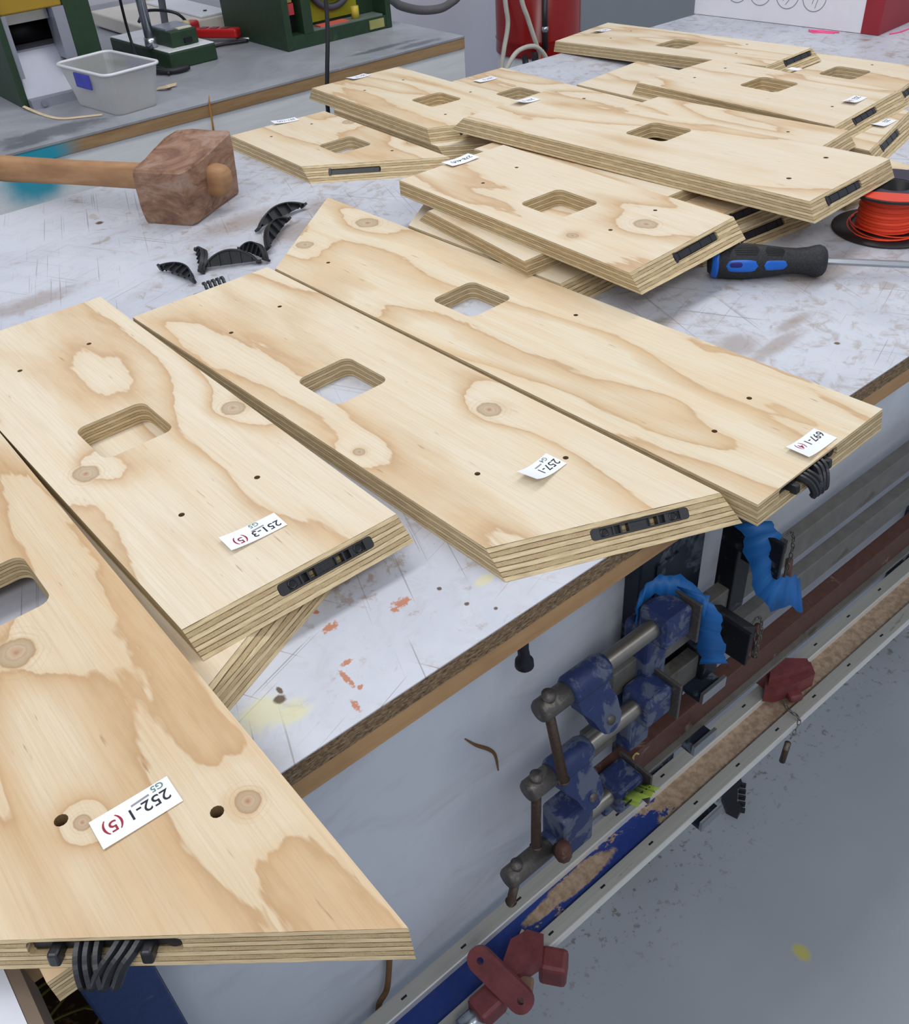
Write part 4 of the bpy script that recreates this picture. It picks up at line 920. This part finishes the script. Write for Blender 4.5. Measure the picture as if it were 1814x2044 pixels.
bm = bmesh.new(); rings(bm, [(0.157*math.cos(t), 0.157*math.sin(t), z) for t, z in ((-0.95, 0.5), (-0.95, 0.5))][:1]+[(0, 0, 0)], 0.001, 3) if False else None
bm = bmesh.new()
vsl = []
for i in range(5):
    t = -0.62+i*0.06; vsl.append([bm.verts.new((0.1565*math.cos(t), 0.1565*math.sin(t), z)) for z in (0.475, 0.62)])
for i in range(4): bm.faces.new((vsl[i][0], vsl[i+1][0], vsl[i+1][1], vsl[i][1]))
r = bmesh.ops.extrude_face_region(bm, geom=bm.faces[:])
for v in r['geom']:
    if isinstance(v, bmesh.types.BMVert): v.co.x *= 1.005; v.co.y *= 1.005
obj('sticker', bm, PAPER, dr, label='white sticker')
for x, mt, lb in ((2.43, BLACK, 'black stick leaning in front of the white lower drum, left one'), (2.475, BLACK, 'black stick leaning in front of the white lower drum, right one'), (2.512, plain('orange_handle', L(206, 86, 40), 0.5), 'orange handled stick leaning beside the two black ones')):
    bm = bmesh.new(); cyl(bm, (x, 2.53, -0.72), (x-0.03, 2.60, -0.30), 0.011, 10); tag(obj('stick', bm, mt, None, True), lb, 'stick')
# twig with red tip behind the mallet
bm = bmesh.new(); rings(bm, [(0.855, 1.884, -0.07), (0.858, 1.884, -0.04), (0.861, 1.884, 0.002), (0.864, 1.884, 0.014)], [0.0025, 0.002, 0.0018, 0.001], 6)
tag(obj('wood_sliver', bm, plain('ochre_sliver', L(170, 122, 62), 0.7), None, True), 'thin ochre sliver hanging on the front of the rear bench', 'wood sliver')
# ------------------------------------------------------------------ clamp rack in front of the bench panel
POSTM = worn('scuffed_dark_steel', L(30, 38, 54), L(92, 100, 112), 0.56, 0.45, 0.2, 14, 0.2)
BARM = worn('grey_bar_steel', L(112, 110, 106), L(88, 82, 76), 0.66, 0.5, 0.25, 12, 0.1)
RUSTM = worn('brown_rusty_steel', L(92, 62, 54), L(120, 104, 96), 0.66, 0.6, 0.2, 26, 0.3)
CBLUE = worn('chipped_blue_casting', L(40, 54, 98), L(84, 92, 112), 0.52, 0.5, 0.1, 40, 0.3)
CBLACK = worn('black_casting', L(24, 26, 34), L(70, 72, 76), 0.62, 0.5, 0.2, 50, 0.3)
BOSSM = worn('dull_grey_iron', L(96, 92, 90), L(124, 118, 110), 0.6, 0.5, 0.5, 50, 0.3)
RODM = worn('brown_grey_rod', L(84, 70, 62), L(118, 108, 100), 0.6, 0.45, 0.4, 60, 0.2)
SCREWM = plain('steel_thread', L(142, 138, 132), 0.35, 0.8, 0.1, 60)
TAPE = plain('blue_masking_tape', L(22, 92, 158), 0.55, 0, 0.1, 30)
GTAPE = plain('lime_green_tape', L(158, 184, 74), 0.6, 0, 0.08, 40)
CHAINM = plain('chain_steel', L(110, 108, 104), 0.4, 0.7, 0.2, 60)
WOX = plain('dark_red_casting', L(112, 56, 58), 0.5, 0.1, 0.25, 60, 0.3)
for px0, px1, lb in ((0.532, 0.632, 'dark scuffed steel bracket post holding the clamps, left of the two'), (1.175, 1.275, 'dark steel bracket post at the right frame edge')):
    r_ = empty('bracket_post', ((px0+px1)/2, 0.4285, -0.72), 0, lb, 'bracket post', 'steel posts of the clamp rack')
    hw_ = (px1-px0)/2
    bm = bmesh.new(); box(bm, -hw_, hw_, -0.009, 0.0112, 0.0, 0.675, bev=0.002); obj('post', bm, POSTM, r_)
    bm = bmesh.new(); box(bm, -hw_*0.55, hw_*0.1, -0.0112, -0.009, 0.35, 0.6); obj('face_plate', bm, POSTM, r_)
    for zt in (-0.2305, -0.3055, -0.3985, -0.5225):
        bm = bmesh.new(); box(bm, 0.006, hw_-0.004, -0.060 if zt > -0.5 else -0.087, -0.009, zt+0.72-0.006, zt+0.72); obj('bracket_arm', bm, POSTM, r_)
        bm = bmesh.new(); box(bm, 0.006, hw_-0.004, (-0.060 if zt > -0.5 else -0.087)-0.004, (-0.060 if zt > -0.5 else -0.087), zt+0.72-0.006, zt+0.72+0.010); obj('arm_lip', bm, STEEL, r_, label='bright steel lip')
def threaded(bm, p, q, r, pitch=0.0022):
    p = Vector(p); q = Vector(q); d = q-p; n = int(d.length/pitch*2)
    rings(bm, [p+d*i/n for i in range(n+1)], [r if i % 2 else r*0.90 for i in range(n+1)], 18)
def tape(name_label, cat, pts, wd, mat, nrm=(0, 0, 1), nrm2=None, name='masking_tape'):
    """strip of tape along pts, width direction nrm"""
    bm = bmesh.new(); P = smooth_path(pts, 5); wa = Vector(nrm).normalized(); wb = Vector(nrm2 or nrm).normalized(); A_ = []; B_ = []
    for i, p in enumerate(P):
        w_ = wa.lerp(wb, i/(len(P)-1)).normalized()*wd/2
        j = Vector((random.uniform(-1, 1), random.uniform(-1, 1), random.uniform(-1, 1)))*0.0012
        A_.append(bm.verts.new(p+w_*(1+0.12*math.sin(i*1.3))+j)); B_.append(bm.verts.new(p-w_*(1+0.15*math.cos(i*0.9))+j))
    for i in range(len(P)-1): bm.faces.new((A_[i], A_[i+1], B_[i+1], B_[i]))
    bmesh.ops.recalc_face_normals(bm, faces=bm.faces)
    r = bmesh.ops.solidify(bm, geom=bm.faces[:], thickness=0.0004)
    return tag(obj(name, bm, mat, None, True), name_label, cat)
def chain(parent, pts, mat, pin=None):
    bm = bmesh.new(); Q = smooth_path(pts, 8); P = [Q[0]]
    for q_ in Q:
        if (q_-P[-1]).length > 0.0058: P.append(q_)
    for i in range(len(P)-1):
        a_, b_ = P[i], P[i+1]; d = (b_-a_); ln = d.length*0.62; d.normalize(); s1, s2 = frame_to(d); s_ = s1 if i % 2 else s2
        c_ = (a_+b_)/2; loop = [c_+d*(ln*math.cos(t*PI/6))+s_*(0.0019*math.sin(t*PI/6)) for t in range(13)]
        rings(bm, loop, 0.0007, 5, caps=False)
    tag(obj('chain', bm, mat, parent, True), kind='stuff')
    if pin:
        bm = bmesh.new(); cyl(bm, pin[0], pin[1], 0.0042, 12); obj('pin', bm, RODM, parent, True)
def sash_clamp(label, zb, yb, bh, bt, x0, zs, ys, sx0, sx1, boss0, hand_x, hand_z, jaw_x=None, barm=BARM, lug=True, flange=False, nutred=False):
    """bar centre (yb, zb), screw axis (ys, zs)"""
    O = Vector((x0, yb, zb)); r_ = empty('sash_clamp', O[:], 0, label, 'clamp', 'sash clamps hanging on the rack')
    def pt(x, y, z): return Vector((x, y, z))-O
    def ob(name, bm, mat, lb=None, smooth=False): return obj(name, bm, mat, r_, smooth, label=lb)
    bm = bmesh.new(); box(bm, 0, 2.3-x0, -bt/2, bt/2, -bh/2, bh/2, bev=0.0012)
    ob('bar', bm, barm, 'long grey steel bar' if barm is BARM else 'long rusty brown steel bar')
    if flange:
        bm = bmesh.new(); box(bm, 0, 2.3-x0, -bt/2-0.008, bt/2, -bh/2-0.004, -bh/2, bev=0.0008); ob('lower_flange', bm, BARM, 'lighter lower flange')
    # head casting with square face plate
    q = Vector((0, ys-yb, zs-zb)).normalized(); side_ = Vector((1, 0, 0)).cross(q)
    MH = axes(pt(sx1, ys, zs), (1, 0, 0), (0, 1, 0), (0, 0, 1))
    bm = bmesh.new(); box(bm, -0.002, 0.036, -0.017, 0.019, -0.022, 0.016, MH, bev=0.005); box(bm, 0.0, 0.032, 0.004, yb-ys+bt/2+0.004, zb-zs-bh/2-0.006, -0.016, MH, bev=0.004); ob('head_casting', bm, CBLUE, 'chipped blue head casting')
    bm = bmesh.new(); box(bm, 0.036, 0.0395, -0.024, 0.022, -0.030, 0.020, MH, bev=0.001); ob('face_plate', bm, BOSSM)
    bm = bmesh.new(); threaded(bm, pt(sx0, ys, zs), pt(sx1+0.002, ys, zs), 0.0092); ob('screw', bm, SCREWM, 'threaded steel screw', True)
    nx0, nx1 = sx0-0.044, sx0+0.004
    bm = bmesh.new(); rings(bm, [pt(x, ys, zs) for x in (nx0, nx0+0.004, nx1-0.006, nx1)], [0.0118, 0.0142, 0.0142, 0.012], 24)
    ob('nut_sleeve', bm, CBLUE, 'blue sleeve', True)
    if lug:
        a_ = math.radians(-75); dlug = Vector((0, -0.28, -1)).normalized()
        ML = axes(pt(nx0+0.022, ys-0.003, zs), (1, 0, 0), dlug, Vector((1, 0, 0)).cross(dlug))
        out = [(-0.020, 0.0), (0.020, 0.0), (0.021, 0.018), (0.026, 0.032)]+[(0.013+0.0145*math.cos(t*PI/8), 0.050+0.0145*math.sin(t*PI/8)) for t in range(-1, 8)]+[(-0.006, 0.040), (-0.017, 0.022)]
        bm = bmesh.new(); prism(bm, out, -0.007, 0.007, ML); ob('hook_lug', bm, CBLUE, 'blue hooked lug')
        bm = bmesh.new(); cyl(bm, ML @ Vector((0.013, 0.050, -0.009)), ML @ Vector((0.013, 0.050, 0.009)), 0.0048, 14); ob('rivet', bm, BOSSM, None, True)
    bm = bmesh.new(); rings(bm, [pt(x, ys, zs) for x in (boss0, boss0+0.003, nx0+0.001)], [0.0095, 0.0112, 0.0112], 20); ob('screw_boss', bm, BOSSM, 'plain grey end of the screw', True)
    bm = bmesh.new(); cyl(bm, pt(hand_x, ys, zs+0.008), pt(hand_x, ys, zs+0.0165), 0.0062, 14); ob('handle_end', bm, BOSSM, None, True)
    top_ = pt(hand_x, ys, zs-0.006); bot_ = pt(hand_x+hand_z[0], ys+hand_z[1], hand_z[2]); dd = (bot_-top_)
    bm = bmesh.new(); rings(bm, [top_, top_+dd*0.97, bot_-dd.normalized()*0.004, bot_], [0.0048, 0.0048, 0.0062, 0.0045], 14); ob('tommy_bar', bm, RODM, 'brownish tommy bar hanging down', True)
    if nutred:
        bm = bmesh.new(); rings(bm, [pt(nx0+0.004, ys-0.010, zs+0.004), pt(nx0+0.000, ys-0.022, zs+0.012), pt(nx0-0.004, ys-0.026, zs+0.034)], [0.007, 0.009, 0.0075], 10); ob('wing_lever', bm, RUSTM, 'rusty red-brown lever', True)
        bm = bmesh.new(); box(bm, nx0+0.006, nx1+0.002, -0.016, 0.016, -0.02, 0.05, Matrix.Translation(Vector((0, ys-yb, zs-zb))-Vector((x0, 0, 0))), bev=0.004); ob('nut_block', bm, CBLUE)
    if jaw_x is not None:
        jy, jz = ys-0.016, zs+0.020; MJ = axes(pt(jaw_x, jy, jz), (1, 0, 0), (0, 1, 0), (0, 0, 1))
        bm = bmesh.new(); box(bm, 0.0, 0.005, -0.022, 0.022, -0.023, 0.022, MJ, bev=0.001); ob('sliding_face', bm, CBLACK, 'black square sliding face')
        bm = bmesh.new(); prism(bm, [(0.005, -0.019), (0.005, 0.018), (0.010, 0.016), (0.036, -0.002), (0.036, -0.019)], -0.006, 0.050, MJ @ Matrix(((1, 0, 0, 0), (0, 0, 1, 0), (0, 1, 0, 0), (0, 0, 0, 1))))
        box(bm, 0.008, 0.036, 0.030, yb-jy+bt/2+0.004, zb-jz-bh/2-0.005, -0.018, MJ, bev=0.002)
        obj('sliding_jaw', bm, CBLACK, r_, label='sliding jaw casting')
        pz = zb-0.004
        bm = bmesh.new(); cyl(bm, pt(jaw_x+0.088, yb-0.026, zb+0.022), pt(jaw_x+0.091, yb-0.028, zb-0.030), 0.004, 10); ob('stop_pin', bm, RUSTM, 'rusty stop pin', True)
        chain(r_, [pt(jaw_x+0.036, jy, jz-0.004), pt(jaw_x+0.052, jy, jz-0.004), pt(jaw_x+0.060, jy, jz-0.030), pt(jaw_x+0.064, jy+0.003, jz-0.065), pt(jaw_x+0.074, jy+0.01, zb-0.01), pt(jaw_x+0.088, yb-0.026, zb+0.02)], CHAINM)
    return r_
sash_clamp('topmost sash clamp, blue masking tape on its head and its jaw', -0.2125, 0.400, 0.036, 0.016, 0.47, -0.136, 0.375, 0.430, 0.502, 0.352, 0.364, (-0.005, -0.026, -0.218), 0.640)
sash_clamp('second sash clamp down with a black square jaw and long hanging tommy bar', -0.2875, 0.400, 0.036, 0.016, 0.44, -0.229, 0.370, 0.406, 0.480, 0.332, 0.344, (-0.020, -0.020, -0.290), 0.602)
sash_clamp('third sash clamp down, rusty brown bar and lime green tape on its head', -0.378, 0.400, 0.041, 0.020, 0.40, -0.352, 0.372, 0.405, 0.452, 0.304, 0.318, (-0.010, 0.0, -0.402), None, RUSTM, lug=False, flange=True, nutred=True)
# chalk numbers on the rusty bar
CHALK = plain('yellow_chalk', L(196, 176, 110), 0.8)
for nm, pts in (('1', [(0.497, 0.3885, -0.355), (0.499, 0.3885, -0.372)]), ('r', [(0.508, 0.3885, -0.372), (0.507, 0.3885, -0.356), (0.512, 0.3885, -0.353), (0.516, 0.3885, -0.358)]), ('dot', [(0.484, 0.3885, -0.371), (0.486, 0.3885, -0.366)])):
    bm = bmesh.new(); rings(bm, pts, 0.0012, 5); o = obj('chalk_mark', bm, CHALK, None); 
    par = [x for x in bpy.data.objects if x.name.startswith('sash_clamp') and 'third' in x.get('label', '')][0]
    o.parent = par; o.location = -par.location
# tape pieces
tape('blue masking tape hanging from the head of the topmost clamp', 'tape', [(0.5445, 0.372, -0.112), (0.5450, 0.352, -0.122), (0.547, 0.346, -0.150), (0.556, 0.346, -0.180), (0.563, 0.344, -0.206)], 0.026, TAPE, (-0.2, 0.9, -0.1), (-0.43, 0.53, -0.14))
tape('blue masking tape flap behind the head of the topmost clamp', 'tape', [(0.505, 0.397, -0.138), (0.507, 0.398, -0.118), (0.522, 0.396, -0.112), (0.5415, 0.382, -0.113), (0.5445, 0.350, -0.120)], 0.020, TAPE, (0.5, 0.2, 0.9))
tape('blue masking tape draped over the black jaw of the topmost clamp', 'tape', [(0.642, 0.378, -0.088), (0.636, 0.360, -0.094), (0.636, 0.352, -0.118), (0.637, 0.344, -0.142), (0.646, 0.336, -0.160), (0.672, 0.334, -0.172), (0.690, 0.332, -0.190)], 0.034, TAPE, (0.55, -0.75, 0.2), (0.25, 0.33, 0.43))
tape('lime green tape stuck under the head of the third clamp', 'tape', [(0.450, 0.349, -0.340), (0.462, 0.346, -0.334), (0.478, 0.346, -0.338), (0.492, 0.350, -0.352)], 0.040, GTAPE, (0.15, 0.75, -0.65))
tube('black_line', [(0.447, 0.3465, -0.340), (0.460, 0.343, -0.333), (0.476, 0.343, -0.336), (0.492, 0.347, -0.351)], 0.0012, BLACK2, None)
o = bpy.data.objects['black_line']; o.parent = [x for x in bpy.data.objects if x.get('label', '').startswith('lime green')][0]
# aluminium edged channel at the bottom
def rail_mat():
    m = NT('brushed_aluminium', 0.45, 0.25); co = m.co(); n = m.noise(m.vm('MULTIPLY', co, (3, 300, 300)), 1.0, 4, 0.6); n2 = m.noise(m.vm('MULTIPLY', co, (12, 60, 60)), 1.0, 6, 0.7)
    c = m.mix(m.mr(n, 0.3, 0.7), L(162, 161, 155), L(172, 171, 165)); c = m.mix(m.mr(n2, 0.64, 0.70, 0, 0.5), c, L(92, 88, 82)); m.col(c); return m.m
def glue_mat():
    m = NT('blue_board_with_dried_glue', 0.55, 0, 0.3); co = m.co()
    n = m.noise(m.vm('MULTIPLY', co, (9, 14, 1)), 1.0, 8, 0.68, 0.3); sp = m.n('ShaderNodeSeparateXYZ'); m.l(co, sp.inputs[0])
    bias = m.mr(sp.outputs[0], 0.30, 0.72, -0.10, 0.17, False)
    n2 = m.noise(co, 110, 5, 0.7)
    glue = m.ma('MAXIMUM', m.mr(m.ma('ADD', n, bias), 0.535, 0.55), m.ma('MULTIPLY', blobs(m, co, [(0.42, 0.386, 0.055, 0.012), (0.37, 0.385, 0.035, 0.008)], m.ma('MULTIPLY', m.ma('SUBTRACT', n, 0.5), 2.2), 0.1), 1.0))
    base = m.mix(m.mr(n2, 0.3, 0.75, 0, 0.5), L(26, 50, 122), L(46, 66, 118))
    g = m.mix(m.mr(n2, 0.35, 0.65), L(140, 118, 98), L(172, 150, 128))
    m.col(m.mix(glue, base, g)); m.bump(m.ma('ADD', glue, n2), 0.4, 0.002); return m.m
RAIL = rail_mat()
EDGE = plain('aluminium_edge_highlight', L(232, 232, 228), 0.3, 0.3, 0.02)  # highlight along the rail edges, painted in as a paler aluminium
ch = empty('board_with_rails', (0.9, 0.384, -0.52), 0, 'long blue glue-splattered board between two aluminium rails below the clamps', 'railed board')
def chp(name, bm, mat, lb=None):
    o = obj(name, bm, mat, ch, label=lb); o.location = (-0.9, -0.384, 0.52); return o
bm = bmesh.new(); box(bm, -0.3, 2.4, 0.352, 0.4005, -0.518, -0.508); chp('blue_board', bm, glue_mat(), 'blue board with tan dried glue')
bm = bmesh.new(); box(bm, -0.3, 2.4, 0.4005, 0.4185, -0.520, -0.4985, bev=0.001); chp('rail', bm, RAIL, 'aluminium rail')
bm = bmesh.new(); box(bm, -0.3, 2.4, 0.3988, 0.4005, -0.512, -0.4978); chp('rail_edge', bm, EDGE)
bm = bmesh.new(); box(bm, -0.3, 2.4, 0.348, 0.3659, -0.508, -0.4985, bev=0.001); chp('rail', bm, RAIL, 'aluminium rail')
bm = bmesh.new(); box(bm, -0.3, 2.4, 0.3463, 0.348, -0.510, -0.4978); chp('rail_edge', bm, EDGE)
for k in range(14):
    for yy in (0.4095, 0.357):
        x = 0.02+k*0.082
        bm = bmesh.new(); box(bm, x, x+0.007, yy-0.0012, yy+0.0012, -0.4986, -0.4983); chp('slot_mark', bm, BLACK2)
bm = bmesh.new(); box(bm, 0, 0.012, -0.0015, 0.0015, 0, 0.0015, Matrix.Translation((0.322, 0.378, -0.5058)) @ Matrix.Rotation(0.4, 4, 'Z'))
tag(obj('wood_chip', bm, SHAV), 'small pale wood chip lying on the blue board', 'wood chip')
# red clamp heads on the rails
rh = empty('rail_clamp', (0.83, 0.392, -0.498), 0, 'dark red clamp head on the far rail with a short chain and pin', 'clamp head', 'dark red clamp heads on the rails')
M_ = Matrix.Translation((0, 0, 0)) @ Matrix.Rotation(math.radians(-28), 4, 'Z')
bm = bmesh.new(); prism(bm, [(-0.040, 0.022), (-0.030, 0.004), (-0.042, -0.016), (-0.028, -0.022), (0.010, -0.016), (0.034, -0.008), (0.038, 0.012), (0.020, 0.020), (-0.012, 0.026)], 0.0005, 0.026, M_); obj('head_casting', bm, WOX, rh)
bm = bmesh.new(); prism(bm, [(-0.034, 0.016), (-0.026, 0.004), (-0.036, -0.012), (0.026, -0.004), (0.028, 0.008), (-0.008, 0.019)], 0.026, 0.040, M_); obj('web', bm, WOX, rh)
bm = bmesh.new(); box(bm, -0.010, 0.010, -0.030, -0.010, 0.0005, 0.012, M_, bev=0.004); obj('lower_lug', bm, WOX, rh)
chain(rh, [(-0.030, -0.014, 0.006), (-0.036, -0.030, 0.006), (-0.036, -0.046, 0.004), (-0.050, -0.050, -0.006), (-0.062, -0.051, -0.016)], CHAINM, ((-0.063, -0.051, -0.018), (-0.068, -0.052, -0.052)))
rh2 = empty('rail_clamp', (0.316, 0.352, -0.497), 0, 'dark red clamp head hooked over the near rail at the bottom', 'clamp head', 'dark red clamp heads on the rails')
M_ = Matrix.Rotation(math.radians(38), 4, 'Z')
bm = bmesh.new(); prism(bm, [(-0.030, 0.006), (-0.034, 0.016), (-0.022, 0.026), (0.004, 0.022), (0.018, 0.006), (0.016, -0.012), (-0.010, -0.014)], 0.0005, 0.024, M_); obj('head_casting', bm, WOX, rh2)
bm = bmesh.new(); box(bm, -0.014, 0.014, -0.040, -0.010, -0.030, 0.008, M_, bev=0.005); obj('lower_lug', bm, WOX, rh2)
bm = bmesh.new(); box(bm, -0.052, -0.026, -0.008, 0.010, 0.0005, 0.014, M_, bev=0.002); obj('bar_end', bm, plain('wood_stub', L(128, 100, 84), 0.7), rh2)
rh3 = empty('lever_clamp', (0.240, 0.334, -0.497), 0, 'dark red lever plate with two holes on a threaded rod at the bottom edge', 'clamp', 'dark red clamp heads on the rails')
dL = Vector((0.15, -0.95, -0.25)).normalized(); nL = Vector((-0.55, -0.3, 0.78)); nL = (nL-dL*nL.dot(dL)).normalized(); sL = dL.cross(nL)
ML = axes((0.025, 0.008, 0.040), dL, sL, nL)
out = [(0.027+0.0135*math.cos(t*PI/10), 0.0135*math.sin(t*PI/10)) for t in range(-5, 6)]+[(-0.027-0.0135*math.cos(t*PI/10), -0.0135*math.sin(t*PI/10)) for t in range(-5, 6)]
bm = bmesh.new()
for h0, h1 in ((-0.004, 0.004),):
    lo = [bm.verts.new(ML @ Vector((x, y, h0))) for x, y in out]; hi = [bm.verts.new(ML @ Vector((x, y, h1))) for x, y in out]
    holes = []
    for cx_ in (0.028, -0.026):
        rr = 0.0038
        holes.append(([bm.verts.new(ML @ Vector((cx_+rr*math.cos(k*PI/6), rr*math.sin(k*PI/6), h0))) for k in range(12)], [bm.verts.new(ML @ Vector((cx_+rr*math.cos(k*PI/6), rr*math.sin(k*PI/6), h1))) for k in range(12)]))
    p2 = lambda co: ((co-ML.translation).dot(dL), (co-ML.translation).dot(sL))
    tess(bm, [lo]+[h[0] for h in holes], p2, 0); tess(bm, [hi]+[h[1] for h in holes], p2, 0)
    n = len(lo)
    for i in range(n): bm.faces.new((lo[i], lo[(i+1) % n], hi[(i+1) % n], hi[i]))
    for a_, b_ in holes:
        for i in range(12): bm.faces.new((a_[i], a_[(i+1) % 12], b_[(i+1) % 12], b_[i]))
obj('lever_plate', bm, WOX, rh3, label='dull red lever plate with two holes')
bm = bmesh.new(); box(bm, -0.012, 0.022, -0.008, 0.020, 0.0005, 0.030, bev=0.005); obj('lever_body', bm, WOX, rh3)
bm = bmesh.new(); cyl(bm, (-0.030, 0.004, 0.014), (-0.008, 0.004, 0.014), 0.012, 14); obj('nut', bm, CHR, rh3, True)
bm = bmesh.new(); threaded(bm, (-0.13, 0.004, 0.014), (-0.028, 0.004, 0.014), 0.0085); obj('threaded_rod', bm, SCREWM, rh3, True, label='bright threaded rod')
# vice handle hanging below the bench edge
bm = bmesh.new(); rings(bm, [(0.345, 0.385, -0.0425), (0.345, 0.385, -0.058), (0.346, 0.385, -0.068), (0.346, 0.385, -0.072), (0.346, 0.385, -0.078), (0.346, 0.385, -0.083)], [0.0048, 0.0048, 0.0052, 0.0078, 0.0082, 0.004], 18)
tag(obj('ball_ended_rod', bm, CBLACK, None, True), 'black ball-ended rod hanging below the bench edge', 'rod')
# twigs and stuck fibres on the panel
TWIG = plain('brown_twig', L(116, 86, 56), 0.8, 0, 0.2, 80, 0.3)
bm = bmesh.new(); rings(bm, smooth_path([(0.196, 0.436, -0.44), (0.187, 0.434, -0.485), (0.180, 0.434, -0.515), (0.168, 0.434, -0.530), (0.162, 0.433, -0.56), (0.152, 0.432, -0.60)], 5), 0.0033, 7)
tag(obj('twig', bm, TWIG, None, True), 'thin brown twig hanging on the white front panel at the bottom', 'twig')
bm = bmesh.new(); rings(bm, smooth_path([(0.318, 0.4395, -0.205), (0.330, 0.4392, -0.225), (0.345, 0.4392, -0.245), (0.353, 0.4392, -0.262), (0.356, 0.4392, -0.290)], 5), [0.0007+0.0013*math.sin(min(1, i/20)*PI) for i in range(21)], 6)
tag(obj('fibre_strand', bm, TWIG, None, True), 'thin brown strand stuck to the white front panel left of the clamps', 'strand')
# black clip on the floor
fc = empty('loose_connector', (0.779, 0.402, -0.72), math.radians(35), 'black plastic connector lying on the grey floor beyond the rails', 'plastic connector')
bm = bmesh.new(); prism(bm, [(-0.036, -0.004), (-0.030, 0.012), (-0.010, 0.020), (0.012, 0.020), (0.030, 0.012), (0.036, -0.004), (0.022, -0.008), (0.016, -0.002), (-0.012, -0.002), (-0.020, -0.010)], 0.0, 0.010); obj('connector_body', bm, BLACK, fc)
for k in range(5):
    bm = bmesh.new(); box(bm, -0.024+k*0.011, -0.020+k*0.011, -0.014, -0.004, 0.0, 0.008); obj('prong', bm, BLACK, fc)
